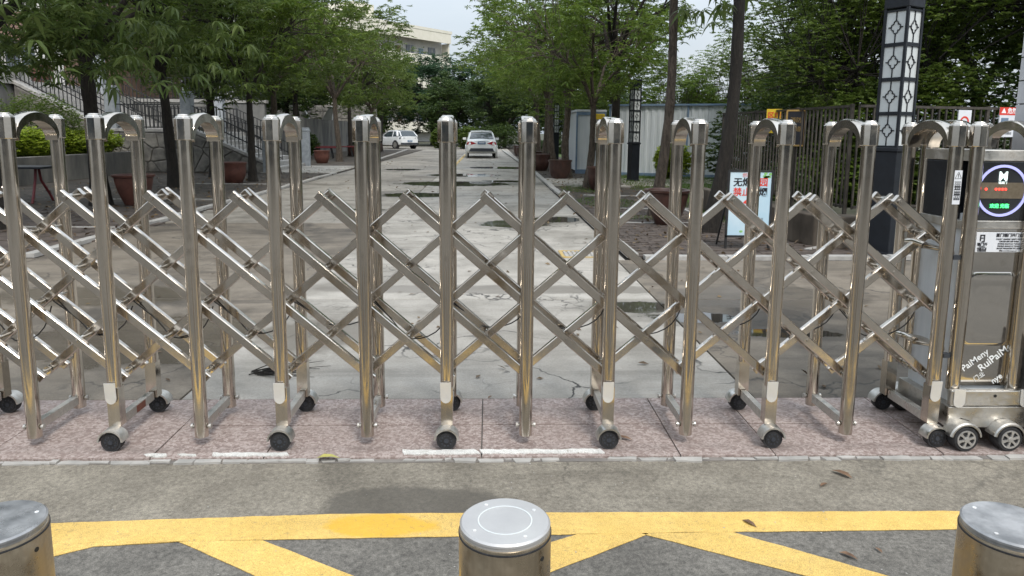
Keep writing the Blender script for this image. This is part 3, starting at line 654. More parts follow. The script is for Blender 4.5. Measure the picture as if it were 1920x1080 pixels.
for px_ in (ux0-.006, ux1+.026):
    pr = MB(); poly = [(-.028, .298), (.028, .298), (.028, .235)]+[(.028*math.cos(t), .235-.028*math.sin(t)) for t in [math.pi*k/8 for k in range(9)]]+[(-.028, .235)]
    pr.prism(poly, 0, .004, lambda u, v, w: (px_+u, 3.298-w, v)).build('clip_plate', 'clip', unit)
for wx in (ux0+.012, ux1-.070):
    for yc, sgn in ((3.275, -1), (3.80, 1)):
        f = MB(); rg = []
        for i in range(13):
            t = math.pi*(i/12)*.9+.15; rg.append([(wx+a*math.cos(t), yy, .067+a*math.sin(t)) for a, yy in ((.075, yc-.035), (.081, yc-.028), (.081, yc+.04), (.068, yc+.04), (.068, yc-.035))])
        f.loft(rg).build('fender', 'steel_dull', unit, True)
        w = MB().lathe((wx, yc, .065), [(.044, -.030), (.047, -.034), (.058, -.034), (.063, -.026), (.063, .028), (.056, .034), (.0, .034)], 36, 'Y').build('wheel', 'rubber', unit, True)
        if sgn < 0:
            rm = MB().lathe((wx, yc, .065), [(.038, -.026), (.039, -.036), (.045, -.037), (.047, -.030), (.047, -.012), (.038, -.012)], 36, 'Y')
            rm.lathe((wx, yc, .065), [(0, -.041), (.012, -.040), (.015, -.033), (.015, -.02), (0, -.02)], 18, 'Y')
            for k in range(6):
                t = k*math.pi/3+.3; c_, s_ = math.cos(t), math.sin(t)
                a = Vector((wx+.012*c_, yc-.034, .065+.012*s_)); b = Vector((wx+.041*c_, yc-.033, .065+.041*s_))
                rm.beam(a, b, .010, .008, up=(0, 1, 0)) if False else rm.loft([[tuple(p+Vector((-s_*u, v, c_*u))) for u, v in ((-ww, -.004), (ww, -.004), (ww, .006), (-ww, .006))] for p, ww in ((a, .0055), ((a+b)/2, .0045), (b, .0085))])
            rm.build('rim', 'rim', w, False)
# U shaped links between the last gate post and the drive unit
for z in (.95, .46):
    for yy in (3.47, 3.60):
        MB().tube([(2.15, yy, z+.03), (2.26, yy, z+.012), (2.33, yy-.02, z-.012)], .013, 10).build('link_rod', 'steel_bar', unit, True)
    MB().tube([(2.155, 3.46, z+.035), (2.145, 3.53, z+.045), (2.155, 3.61, z+.035)], .017, 10).build('link_rod', 'steel_bar', unit, True)
MB().box(2.238, 2.272, 3.355, 3.385, .93, .95).box(2.238, 2.272, 3.355, 3.385, .44, .46).build('link_bracket', 'grey_plastic', unit)

# ---------------------------------------------------------------- bollards
BL = ['leftmost bollard, its flat lid stained and wet, cut by the left edge', 'middle bollard in the foreground, clean pale lid with a ring and screws', 'rightmost bollard, its lid scuffed grey, cut by the right edge']
for k, (x, y) in enumerate(((-1.162, 1.618), (.042, 1.608), (1.262, 1.575))):
    b = thing('bollard', (x, y, 0), 'short stainless steel '+BL[k], 'bollard', 'steel bollards in a row before the gate')
    MB().lathe((x, y, 0), [(.1105, -.02), (.1105, .575), (.1085, .582), (.104, .584)], 64).build('tube', 'steel_bollard', b, True)
    MB().lathe((x, y, 0), [(.1055, .578), (.1065, .590), (.1085, .592), (.1085, .597), (.104, .601), (0, .6015)], 64).build('lid', ('lid_wet', 'lid_clean', 'lid_worn')[k] if False else 'rim' if False else M(('wet_lid', 'pale_lid', 'worn_lid')[k], ((.11, .115, .12), (.48, .47, .46), (.22, .225, .23))[k], ((.42, .42, .42), (.56, .55, .53), (.48, .48, .48))[k], (9, 5, 11)[k], (.3, .42, .45)[k], metal=.5, bs=.12), b, True)
    MB().lathe((x, y, 0), [(.1085, .572), (.1115, .573), (.1115, .577), (.1085, .578)], 64).build('rubber_band', 'rubber', b, True)
    MB().lathe((x, y, 0), [(.111, -.02), (.135, -.02), (.135, -.006), (.111, -.004)], 48).build('ground_collar', 'steel_dull', b, True)
    ring = MB(); rr = []
    for i in range(41):
        t = 2*math.pi*i/40; rr.append([(x+q*math.cos(t), y+q*math.sin(t), z) for q, z in ((.0625, .6005), (.0625, .6025), (.0655, .6025), (.0655, .6005))])
    if k == 1: ring.loft(rr, False).build('ring', 'lamp_white', b, True)
    for q in range(4):
        sc_ = MB(); t = R(32+90*q); sc_.cyl((x+.085*math.cos(t), y+.085*math.sin(t), .6), (x+.085*math.cos(t), y+.085*math.sin(t), .6025), .0045, n=12); sc_.build('screw', 'steel_bright', b, True)
    MB().cyl((x+.108*math.cos(R(-40 if k else -12)), y+.108*math.sin(R(-40 if k else -12)), .545), (x+.1115*math.cos(R(-40 if k else -12)), y+.1115*math.sin(R(-40 if k else -12)), .545), .006, n=10).build('bolt_hole', 'cable', b)

# ---------------------------------------------------------------- gate pillar at the right
pil = thing('gate_pillar', (3.0, 3.65, 0), 'tall gate pillar of pale grey tiles on a rough granite foot behind the motor unit', 'pillar')
MB().box(2.70, 3.45, 3.30, 3.66, .5, 3.4).build('core', 'pillar_core', pil)
tm1 = MB().box(-.012, 0, -.096, .096, -.055, .055).mesh('tile', MAT['pillar_tile']); tm2 = MB().box(-.096, .096, -.012, 0, -.055, .055).mesh('tile', MAT['pillar_tile'])
for iz in range(24):
    z = .58+.116*iz; off = .1 if iz % 2 else 0
    for y0_, y1_ in (((3.297, 3.477), (3.483, 3.663)) if off else ((3.297, 3.387), (3.393, 3.567), (3.573, 3.663))):
        t = link('tile', tm1, pil); t.location = (2.698-3.0, (y0_+y1_)/2-3.65, z); t.scale = (1, (y1_-y0_)/.192, 1)
    for ix in range(4):
        t = link('tile', tm2, pil, .002); t.location = (2.80+.2*ix-3.0, 3.298-3.65, z)
for k in range(2):
    MB().box(2.665+.001*k, 3.5, 3.20+.25*k+.003, 3.45+.25*k, -.05, .56+random.uniform(-.01, .01)).build('granite_block', 'rough_granite', pil, bev=.012)

# ---------------------------------------------------------------- pots
def pot(loc, s, label, mat='pot', plant=None, prof=0, rim_r=1.0):
    t = thing('plant_pot', loc, label, 'plant pot', 'large round plant pots along the avenue')
    x, y, z = loc; h = .60*s; r = .36*s
    P = [(.0, 0), (.48*r, 0), (.52*r, .03*h), (.66*r, .22*h), (.84*r, .50*h), (.93*r, .75*h), (.97*r, .90*h), (1.06*r, .93*h), (1.08*r, .99*h), (1.0*r, h), (.90*r, .985*h), (.86*r, .93*h), (.84*r, .84*h), (0, .84*h)]
    if prof: P = [(.0, 0), (.62*r, 0), (.70*r, .05*h), (.92*r, .35*h), (1.0*r, .62*h), (.98*r, .86*h), (1.05*r, .92*h), (1.05*r, .99*h), (.97*r, h), (.88*r, .98*h), (.85*r, .86*h), (0, .86*h)]
    MB().lathe((x, y, z), P, 36).build('bowl', mat, t, True)
    MB().lathe((x, y, z), [(.83*r, .845*h), (.5*r, .87*h), (0, .89*h)], 20).build('soil', 'soil', t, True)
    return t
pot((2.98, 11.95, 0), 1.0, 'large brown bowl pot standing at the foot of the leaning rough barked tree', 'pot')
pot((2.98, 19.15, 0), 1.05, 'brown pot just right of the slim dark trunk in the right hand strip', 'pot', prof=1)
pot((2.35, 23.9, 0), 1.05, 'brown pot beside the pale slim trunk near the paved crossing', 'pot', prof=1)
pot((5.9, 26.0, 0), .9, 'brown pot against the pale wall of the prefab cabin', 'pot')
pot((-7.10, 14.7, 0), 1.03, 'open terracotta pot right of the thick dark trunk on the left plaza', 'pot_red')
pot((-7.32, 21.0, 0), 1.0, 'round red pot at the foot of the granite stair', 'pot_red', prof=1)
pot((-7.75, 34.0, 0), 1.0, 'round red pot beyond the bottom step of the stair', 'pot_red', prof=1)
for k, yy in enumerate((43.5, 48, 53)):
    pot((-8.0-.05*k, yy, 0), 1.1, ('dark pot beneath the third last trunk on the left of the road', 'dark pot between the far left trunks', 'farthest dark pot on the left, before the parked white hatchback')[k], 'pot', prof=1)
for k, yy in enumerate((29, 33, 37.5, 42, 47)):
    pot((2.05-.02*k, yy, 0), 1.1, ('first', 'second', 'third', 'fourth', 'farthest')[k]+' dark pot of the row receding along the right kerb past the crossing', 'pot', prof=1)

# ---------------------------------------------------------------- foliage
def leaves(rs, B, Dn, Ln, Wd, droop):
    """B base points, Dn unit directions, Ln lengths: folded diamond leaves of two triangles."""
    n = len(B); up = np.tile([0., 0., 1.], (n, 1))+rs.normal(0, .35, (n, 3))
    Sd = np.cross(Dn, up); Sd /= np.linalg.norm(Sd, axis=1)[:, None]+1e-9
    Ln = Ln[:, None]; Nn = np.cross(Sd, Dn)
    mid = B+Dn*Ln*.48-np.array([0, 0, 1])*droop*Ln*.12
    tip = B+Dn*Ln-np.array([0, 0, 1])*droop*Ln*.42
    V = np.stack([B, mid+Sd*Wd[:, None]+Nn*Wd[:, None]*.35, tip, mid-Sd*Wd[:, None]+Nn*Wd[:, None]*.35], 1).reshape(-1, 3)
    i = np.arange(n)*4
    F = np.concatenate([np.stack([i, i+1, i+2], 1), np.stack([i, i+2, i+3], 1)])
    return V, F
def whorls(rs, P, k, L_, W_, droop, upb=.15, jit=.25):
    n = len(P); ph = rs.uniform(0, 6.28, n)[:, None]+np.arange(k)[None]*6.283/k
    tilt = rs.normal(upb, .35, (n, 1))
    d = np.stack([np.cos(ph), np.sin(ph), np.repeat(tilt, k, 1)], 2)+rs.normal(0, jit, (n, k, 3))
    d /= np.linalg.norm(d, axis=2)[:, :, None]
    return leaves(rs, np.repeat(P, k, 0), d.reshape(-1, 3), L_*rs.uniform(.6, 1.15, n*k), W_*rs.uniform(.7, 1.1, n*k), droop)
def crown_mesh(name, seed, cz, rx, rz, clumps, per, k, L_, W_, droop, mat, cr=.55, bottom=-.75, ry=None):
    rs = np.random.RandomState(seed); pts = []; ry = ry or rx
    while len(pts) < clumps:
        p = rs.uniform(-1, 1, 3); r = np.linalg.norm(p)
        if r > 1 or r < .30 or p[2] < bottom: continue
        if r < .6 and rs.rand() < .6: continue
        q = p*np.array([rx, ry, rz]); q *= 1+.18*math.sin(3*math.atan2(p[1], p[0])+seed)+rs.normal(0, .06)
        pts.append(q+np.array([0, 0, cz]))
    pts = np.array(pts); sz = cr*rs.uniform(.6, 1.35, clumps)
    g = rs.normal(0, 1, (clumps, per, 3)); g /= np.maximum(1, np.linalg.norm(g, axis=2)[:, :, None]/1.5)
    P = (pts[:, None]+g*sz[:, None, None]*np.array([1, 1, .62])*.62).reshape(-1, 3)
    V, F = whorls(rs, P, k, L_, W_, droop)
    return np_mesh(name, V, F, mat), pts
def trunk_mesh(name, seed, bole, r0, pts, lean=(0, 0), mat='bark', kink=0.0, forks=5, n=10):
    rs = random.Random(seed); m = MB(); top = Vector((lean[0], lean[1], bole)); path = []; rad = []
    for i in range(19):
        t = i/18; path.append(Vector((lean[0]*t+kink*math.sin(t*5)*.1, lean[1]*t+kink*math.cos(t*4)*.07-kink*.07, bole*t-.05*(i == 0)))); rad.append(r0*((1-.35*t)+(.45*math.exp(-t*14)))*rs.uniform(.93, 1.08))
    m.tube(path, rad, n)
    q = sorted([Vector(tuple(p)) for p in pts], key=lambda p: math.atan2(p.y-lean[1], p.x-lean[0])); g = max(1, len(q)//forks)
    for a in range(0, len(q), g):
        grp = q[a:a+g]; c = sum(grp, Vector())/len(grp); st_ = path[-1] if rs.random() < .6 else path[-2]
        knee = st_.lerp(c, .5)+Vector((rs.uniform(-.2, .2), rs.uniform(-.2, .2), .25)); end = st_.lerp(c, .85)
        m.tube([st_, st_.lerp(knee, .5)+Vector((rs.uniform(-.08, .08), rs.uniform(-.08, .08), .05)), knee, end], [r0*.5, r0*.38, r0*.28, r0*.18], 7)
        for p in grp:
            s0 = knee.lerp(end, rs.random()); mid = s0.lerp(p, .5)+Vector((rs.uniform(-.12, .12), rs.uniform(-.12, .12), .1))
            m.tube([s0, mid, p], [r0*.15, r0*.09, r0*.04], 4)
    return m.mesh(name, MAT[mat], smooth=True)
VAR = {}
def variant(key, seed, bole, r0, cz, rx, rz, clumps, per, k, L_, W_, droop, leafmat, barkmat, **kw):
    tk = {a: kw.pop(a) for a in ('lean', 'kink', 'forks') if a in kw}
    cm, pts = crown_mesh('crown', seed, cz, rx, rz, clumps, per, k, L_, W_, droop, leafmat, **kw)
    ln = tk.get('lean', (0, 0)); 
    VAR[key] = (trunk_mesh('trunk', seed, bole, r0, pts, mat=barkmat, **tk), cm)
def tree(key, loc, label, group=None, rz=0, s=1.0, cat='tree', name='tree'):
    t = thing(name, loc, label, cat, group, rz=rz); t.scale = (s, s, s)
    link('trunk', VAR[key][0], t); c = link('crown', VAR[key][1], t); c['kind'] = 'stuff'; return t
# broad avenue trees with whorled leaves
variant('av1', 11, 3.0, .17, 5.3, 3.6, 2.7, 88, 23, 7, .21, .026, .9, 'leaf_near', 'bark_dark', bottom=-.9, cr=.62, lean=(.1, .05))
variant('av2', 12, 3.1, .15, 5.2, 3.3, 2.5, 84, 22, 7, .20, .026, .9, 'leaf_mid', 'bark_dark', bottom=-.9, cr=.62, lean=(-.12, .1))
variant('av3', 13, 2.9, .14, 5.1, 3.5, 2.6, 84, 22, 7, .20, .027, .8, 'leaf_mid', 'bark', bottom=-.88, cr=.62, lean=(.15, -.1), kink=.6)
variant('av4', 14, 2.8, .14, 4.9, 3.1, 2.5, 78, 22, 7, .20, .027, .7, 'leaf_bright', 'bark', bottom=-.85, cr=.6, lean=(.2, 0), kink=.8)
variant('fk', 15, 2.7, .12, 5.0, 3.0, 2.3, 70, 24, 7, .20, .026, .9, 'leaf_bright', 'bark_dark', bottom=-.85, cr=.6, forks=3)  # brighter leaf colour here stands in for sunlit foliage
variant('tall', 16, 5.2, .098, 7.3, 2.7, 2.0, 40, 24, 7, .19, .026, .9, 'leaf_near', 'bark', bottom=-.9, cr=.55, lean=(.34, .1), kink=.9)
variant('tall2', 17, 5.0, .108, 7.2, 2.8, 2.0, 60, 24, 7, .19, .026, .9, 'leaf_near', 'bark_dark', bottom=-.8, cr=.55, lean=(.38, 0), kink=1.0)
variant('open', 18, 3.6, .15, 5.7, 2.5, 2.0, 38, 18, 7, .20, .026, .8, 'leaf_near', 'bark_dark', bottom=-.8, cr=.5, forks=6)
variant('far1', 21, 2.2, .22, 5.0, 4.0, 3.9, 130, 34, 5, .30, .075, .4, 'leaf_blue', 'bark_dark', bottom=-.95, cr=.85)
variant('far2', 22, 2.2, .22, 4.9, 4.0, 3.8, 130, 34, 5, .30, .075, .4, 'leaf_dark', 'bark_dark', bottom=-.95, cr=.85)
variant('camphor', 23, 2.4, .2, 5.4, 3.9, 3.7, 150, 31, 6, .135, .036, .4, 'leaf_dark', 'bark_dark', bottom=-.95, cr=.7)
variant('camphor2', 24, 2.4, .2, 5.2, 3.7, 3.5, 150, 31, 6, .13, .036, .4, 'leaf_mid', 'bark_dark', bottom=-.95, cr=.7)
variant('lime', 25, 1.9, .13, 3.9, 2.8, 2.3, 95, 30, 6, .17, .03, .6, 'leaf_bright', 'bark', bottom=-.9, cr=.6)
AV = 'avenue trees lining the inner road'
tree('av1', (-7.42, 11.0, 0), 'nearest avenue tree on the far left, trunk cut by the photo edge', AV, .4)
tree('av1', (-7.72, 14.6, 0), 'dark trunked avenue tree left of the open terracotta pot', AV, 2.5)
tree('av2', (-8.22, 19.2, 0), 'avenue tree with dark trunk before the rubble stone wall', AV, 1.2)
tree('av1', (-8.8, 23.6, 0), 'avenue tree rising beside the lower granite post of the stair', AV, 4.1, .95)
tree('fk', (-7.0, 21.7, 0), 'slender dark avenue tree forking in a V by the stair foot', AV, .2)
tree('av3', (-7.25, 25.0, 0), 'straight dark avenue tree right in front of the stair steps', AV, 3.0)
tree('av3', (-7.35, 36.0, 0), 'avenue tree with brown double trunk beyond the stair', AV, 5.2, 1.1)
tree('av2', (-8.2, 43.5, 0), 'left avenue tree standing in the nearest of the three far pots', AV, 2.2, 1.0)
tree('av3', (-7.9, 48.5, 0), 'left avenue tree just before the last one by the hatchback', AV, .9, 1.0)
tree('av2', (-8.0, 54, 0), 'last avenue tree on the left, hiding the nose of the white hatchback', AV, 4, 1.05)
tree('tall', (3.05, 13.2, 0), 'tall leaning rough barked tree behind the big brown bowl pot', AV, .0)
tree('tall2', (3.42, 11.0, 0), 'tall dark scarred tree trunk just left of the no smoking sign', AV, .0)
tree('av4', (2.72, 19.9, 0), 'slim dark tree left of the pot in the right hand strip', AV, 1.0, .82)
tree('open', (3.75, 21.6, 0), 'open crowned tree with dark spreading limbs beside the lattice lamp', AV, 2.0, 1.0)
tree('av4', (2.65, 24.2, 0), 'pale slim tree by the pot at the paved crossing', AV, 2.6, 1.0)
tree('av4', (2.6, 29.0, 0), 'yellow green avenue tree past the crossing on the right', AV, 4.0, 1.1)
tree('av3', (2.6, 35, 0), 'right avenue tree behind the first receding dark pots', AV, .7, 1.1)
tree('av4', (2.7, 41, 0), 'right avenue tree overhanging the parked pearl white sedan', AV, 5.4, 1.1)
tree('av2', (2.9, 48, 0), 'avenue tree on the right just behind the sedan', AV, 3.1, 1.15)
tree('av3', (5.4, 33, 0), 'inner row tree behind the prefab cabin', AV, 1.1, 1.0)
BK = 'background trees closing the view'
bk = [('far1', -6.5, 84, 1.15), ('far1', -1.5, 88, 1.2), ('far1', 3.5, 82, 1.1), ('far2', -12, 78, .95), ('far2', -4.0, 76, .85), ('far2', 1.5, 70, .9), ('far2', 7.5, 68, .95), ('far1', 12, 72, .8), ('far2', -19, 74, 1.2),
      ('far2', -26, 70, 1.3), ('far2', 17, 60, .62), ('far2', 22, 52, .8)]
for i, (v, x, y, s) in enumerate(bk):
    tree(v, (x, y, -.3), ['bluish green tree below the far cream building', 'bluish green tree at the very end of the road', 'tall bluish tree right of the road end', 'dark tree behind the white hatchback, left of the sky gap', 'dark low tree between the two parked cars', 'dark tree rising behind the sedan',
         'dark tree in the far right row past the sedan', 'bluish tree far behind the prefab cabin', 'dark tree above the distant rubble wall', 'dark tree behind the upper terrace at far left', 'dark tree far behind the cabin roof', 'dark tree far behind the fence'][i], BK, i*1.7, s)
rt = [('camphor2', 9.9, 17.2, 1.0), ('camphor2', 11.8, 14.5, 1.0), ('camphor2', 10.6, 22.5, .85), ('camphor2', 13.2, 19.5, 1.1), ('camphor', 14.0, 26, 1.2), ('camphor2', 8.0, 15.6, .62), ('camphor', 15.0, 15.5, 1.1)]
for i, (v, x, y, s) in enumerate(rt):
    tree(v, (x, y, 0), ['broad dark leafy tree behind the tall lattice lamp column', 'dense green tree right of the lamp column above the fence', 'bushy dark tree left of the lamp column behind the long fence', 'green tree at the right edge behind the danger sign', 'tall dark tree deep behind the fence corner', 'small low leafy tree just behind the fence corner post', 'dense tree behind the tiled gate pillar'][i], 'leafy trees behind the fence', i*2.1, s)
ly_ = [('lime', 7.6, 30, .72), ('lime', 10.2, 31, .82), ('lime', 13.0, 30, 1.0), ('lime', 5.6, 37, .72)]
for i, (v, x, y, s) in enumerate(ly_):
    tree(v, (x, y, 0), ['yellow green tree behind the middle of the cabin roof', 'yellow green tree with orange tints right of the dark scarred trunk', 'yellow green tree over the far end of the long fence', 'yellow green tree behind the left end of the cabin'][i], 'light green trees behind the cabin', i*1.3, s)
# trees on the terrace at left
for i, (v, x, y, s) in enumerate([('camphor2', -14.5, 38, .9), ('camphor2', -11.5, 44, 1.0), ('camphor', -20, 42, 1.2), ('far2', -15, 55, 1.0)]):
    tree(v, (x, y, 1.2), ['leafy tree on the terrace above the stair top', 'leafy tree over the terrace wall right of the stair', 'dark tree beside the school entrance', 'dark tree behind the white slanting sculpture'][i], 'trees on the raised terrace', i, s)
# nearest hanging leaf whorls, big enough to tell apart
def whorl_mesh(seed, mat):
    rs = np.random.RandomState(seed); m = MB(); k = rs.randint(6, 9)
    for i in range(k):
        a = 6.283*i/k+rs.uniform(-.25, .25); dz = rs.uniform(-.15, .35); Ln = rs.uniform(.16, .27); w = Ln*.125
        d = Vector((math.cos(a), math.sin(a), dz)).normalized(); sd_ = d.cross(Vector((0, 0, 1))).normalized(); dr = rs.uniform(.6, 1.3)
        P = [d*Ln*t-Vector((0, 0, 1))*dr*Ln*t*t for t in (0, .3, .65, 1)]; g = Vector((0, 0, .25*w))
        m.add([P[0], P[1]-sd_*w+g, P[1], P[1]+sd_*w+g, P[2]-sd_*w*.85+g, P[2], P[2]+sd_*w*.85+g, P[3]],
              [(0, 2, 1), (0, 3, 2), (1, 2, 5, 4), (2, 3, 6, 5), (4, 5, 7), (5, 6, 7)])
    return m.mesh('leaf_whorl', MAT[mat], smooth=True)
WM = [whorl_mesh(s, 'leaf_near') for s in range(5)]
for tr_, cx, cy, rr_, zc, n in (('dark trunked avenue tree left of', -7.72, 14.6, 3.0, 3.0, 150), ('nearest avenue tree on', -7.42, 11.0, 2.6, 2.75, 110), ('avenue tree with dark trunk before', -8.22, 19.2, 3.0, 3.2, 110), ('tall leaning rough', 3.95, 12.9, .75, 4.0, 34), ('tall dark scarred', 3.2, 11.2, .5, 3.75, 12)):
    par = [o for o in bpy.data.objects if o.get('label', '').startswith(tr_)][0]
    inv = par.matrix_basis.inverted()
    for i in range(n):
        a = random.uniform(0, 6.28); r = rr_*math.sqrt(random.uniform(.05, 1)); z = zc-.45+1.3*random.random()+.25*(r/rr_-.5)*-1
        w = link('leaf_whorl', random.choice(WM), par); p = Vector((cx+r*math.cos(a), cy+r*math.sin(a), z))
        w.location = Matrix.Rotation(-par.rotation_euler.z, 4, 'Z') @ (p-par.location); w.rotation_euler = (random.uniform(-.5, .5), random.uniform(-.5, .5), a)
# hedges and shrubs
def bush(name, loc, rx, ry, rz, n, L_, W_, mat, label, cat='shrub', group=None, boxy=False, seed=0):
    rs = np.random.RandomState(seed+5); t = thing(name, loc, label, cat, group)
    p = rs.uniform(-1, 1, (n*3, 3)); 
    if not boxy:
        r = np.linalg.norm(p, axis=1); p = p[(r < 1) & (r > .55)][:n]
        p *= (1+.12*np.sin(5*np.arctan2(p[:, 1], p[:, 0])+seed))[:, None]
    else: p = p[(np.abs(p).max(1) > .75)][:n]; p[:, 2] += .12*np.sin(p[:, 1]*9+seed)+.08*np.sin(p[:, 0]*11+p[:, 1]*17)
    P = p*np.array([rx, ry, rz])+np.array([0, 0, rz]); V, F = whorls(rs, P, 6, L_, W_, .2, .3)
    o = link('foliage', np_mesh('foliage', V, F, mat), t); o['kind'] = 'stuff'
    core = MB().lathe(loc, [(0, .1*rz), (rx*.45 if not boxy else .3, .3*rz), (rx*.55 if not boxy else .35, rz), (rx*.35 if not boxy else .25, 1.6*rz), (0, 1.75*rz)], 10)
    s_ = MB()
    for k in range(7):
        a = k*.9+seed; s_.tube([(loc[0]+.04*math.cos(a), loc[1]+.04*math.sin(a), loc[2]-.05), (loc[0]+rx*.35*math.cos(a), loc[1]+ry*.35*math.sin(a), loc[2]+rz*1.2)], [.015, .006], 5)
    s_.build('stem', 'bark', t, True); return t
HG = 'lime green hedge clumps in the raised planter'
for k, (x, y) in enumerate(((-13.0, 17.0), (-13.1, 18.9), (-13.1, 20.8), (-13.1, 22.8), (-13.0, 24.4))):
    bush('hedge', (x, y, .62), .75, 1.0, .45, 1300, .10, .03, 'leaf_hedge', ('lime hedge clump at the very left edge over the blue table', 'lime hedge clump seen through the leftmost gate arch', 'lime hedge clump right behind the second gate post', 'lime hedge clump under the round dark bush', 'last lime hedge clump beside the stone wall')[k], 'hedge', HG, seed=k)
bush('clipped_bush', (-13.9, 23.0, .7), 1.3, 1.25, .92, 4200, .055, .02, 'leaf_mid', 'round dark clipped bush above the lime hedge', seed=9)
bush('shrub', (6.15, 24.2, 0), .62, .55, .62, 1500, .10, .032, 'leaf_hedge', 'bright lime shrub against the prefab cabin wall', seed=3)
bush('shrub', (5.2, 12.6, 0), .45, .5, .5, 700, .09, .03, 'leaf_dark', 'dark shrub between the scarred trunk and the fence', seed=4)
for k, (x, y, rx, rz, m) in enumerate(((-4.0, 62, 1.0, .9, 'leaf_mid'), (-1.8, 64, 1.3, 1.0, 'leaf_mid'), (-10.5, 58, 1.6, .9, 'leaf_dark'), (-12.5, 50, 1.3, .7, 'leaf_hedge'), (-14, 45, 1.2, 1.3, 'leaf_dark'), (-10.2, 40, .9, .7, 'leaf_dark'), (-11.5, 60, 1.5, .6, 'leaf_hedge'), (4.5, 52, 2.0, .5, 'leaf_dark'), (.9, 66, 2.2, 1.1, 'leaf_dark'))):
    bush('shrub', (x, y, 0), rx, rx*.8, rz, 1100, .16, .05, m, ('yellow green shrub right of the white hatchback', 'green clipped shrub between the two cars', 'dark shrub behind the red benches', 'lime bush under the white sculpture', 'dark round bush beside the white sculpture', 'dark shrub past the lowest granite post', 'low lime strip behind the left trunks', 'dark low shrub right of the far kerb', 'dark shrub ahead of the sedan')[k], 'shrub', seed=20+k)
for k in range(5):
    bush('shrub', (6.4+k*.85, 14.0-.3*k, 0), .7, .6, .55, 900, .09, .028, 'leaf_bright' if k % 2 else 'leaf_mid', ('first', 'second', 'third', 'fourth', 'fifth')[k]+' low shrub from the left behind the fence bars', 'shrub', 'low shrubs behind the fence', seed=40+k)
for k, (x, y, s_) in enumerate(((8.3, 14.2, 1.2), (10.4, 13.6, 1.35), (12.6, 13.2, 1.4), (6.6, 16.8, 1.0), (15, 13, 1.4), (9, 19.5, 1.5))):
    bush('shrub', (x, y, 0), 1.5*s_, 1.1*s_, 1.15*s_, 2600, .11, .034, 'leaf_dark' if k % 2 else 'leaf_mid', ('dark bushy undergrowth right behind the lamp column', 'green undergrowth behind the small ringed sign', 'dark undergrowth behind the danger sign', 'green undergrowth behind the ochre framed board', 'dark undergrowth behind the tiled pillar', 'deep undergrowth seen through the fence corner')[k], 'shrub', seed=60+k)
# grass, litter
def scatter(name, n, area, L_, W_, mat, seed, flat=False, z=.01, mask=None):
    rs = np.random.RandomState(seed); P = np.stack([rs.uniform(area[0], area[1], n), rs.uniform(area[2], area[3], n), np.full(n, z)], 1)
    if mask is not None: P = P[mask(P)]
    n = len(P)
    if flat: d = rs.normal(0, 1, (n, 3)); d[:, 2] = np.abs(d[:, 2])*.15
    else: d = rs.normal(0, .35, (n, 3)); d[:, 2] = 1
    d /= np.linalg.norm(d, axis=1)[:, None]
    V, F = leaves(rs, P, d, L_*rs.uniform(.5, 1.2, n), W_*rs.uniform(.6, 1.2, n), .3 if not flat else -.05)
    o = link(name, np_mesh(name, V, F, mat)); return tag(o, kind='stuff')
tag(scatter('grass', 42000, (4.0, 12, 10.3, 28), .075, .006, 'grass', 1), 'short green lawn grass behind the brick strip and under the fence', 'grass')
tag(scatter('grass', 9000, (1.95, 4.0, 12.5, 21), .05, .005, 'grass', 2, mask=lambda P: np.sin(P[:, 0]*3.1)+np.sin(P[:, 1]*1.7) > .35), 'patchy thin grass between the tree pit kerbs', 'grass')
tag(scatter('leaf_litter', 1500, (1.9, 5.2, 8.8, 30), .09, .022, 'litter', 3, True, .022), 'dead leaves strewn over the brick strip on the right', 'leaf litter')
tag(scatter('leaf_litter', 2200, (-11.5, -5.4, 8.8, 30), .10, .024, 'litter', 4, True, .02), 'dead leaves strewn over the dark left plaza', 'leaf litter')
tag(scatter('leaf_litter', 260, (-5.2, 1.6, 8, 40), .09, .02, 'litter', 5, True, .008), 'stray dead leaves along the inner road', 'leaf litter')
tag(scatter('leaf_litter', 160, (-9, 6, 4.1, 8.4), .07, .015, 'litter', 6, True, .006), 'stray leaves and bits on the concrete just behind the gate', 'leaf litter')
tag(scatter('twig_litter', 130, (-2.2, 2.4, 1.9, 3.18), .010, .003, 'kerb', 7, True, -.008), 'tiny pale chips scattered on the forecourt concrete', 'litter')
fl = [(-.80, 3.205, .0, 'leaf_yellow', .11, 'long yellow leaf on the chipped edge by the second wheeled post'), (-1.93, 2.70, .0, 'leaf_brown', .05, 'curled brown leaf beside the left bollard'), (1.46, 2.93, .5, 'leaf_brown', .055, 'grey brown curled leaf on the forecourt at right'),
      (1.64, 3.0, 2.2, 'leaf_brown', .10, 'thin dark twig on the forecourt at right'), (.64, 3.42, -.4, 'leaf_brown', .09, 'brown leaf on the pink granite right of a wheel'), (2.45, 5.35, 1.2, 'leaf_yellow', .12, 'pale green leaf upright on the concrete near the puddle'), (1.30, 2.43, -.8, 'leaf_brown', .07, 'dark leaf on the asphalt inside the yellow zigzag'),
      (1.46, 2.42, 1.8, 'leaf_brown', .04, 'small dark bit right of the leaf inside the zigzag'), (.0, 3.96, 1, 'leaf_brown', .05, 'dry curled leaf at the back edge of the granite band'), (1.02, 2.66, -1.0, 'leaf_brown', .07, 'thin dark stem lying on the yellow band')]
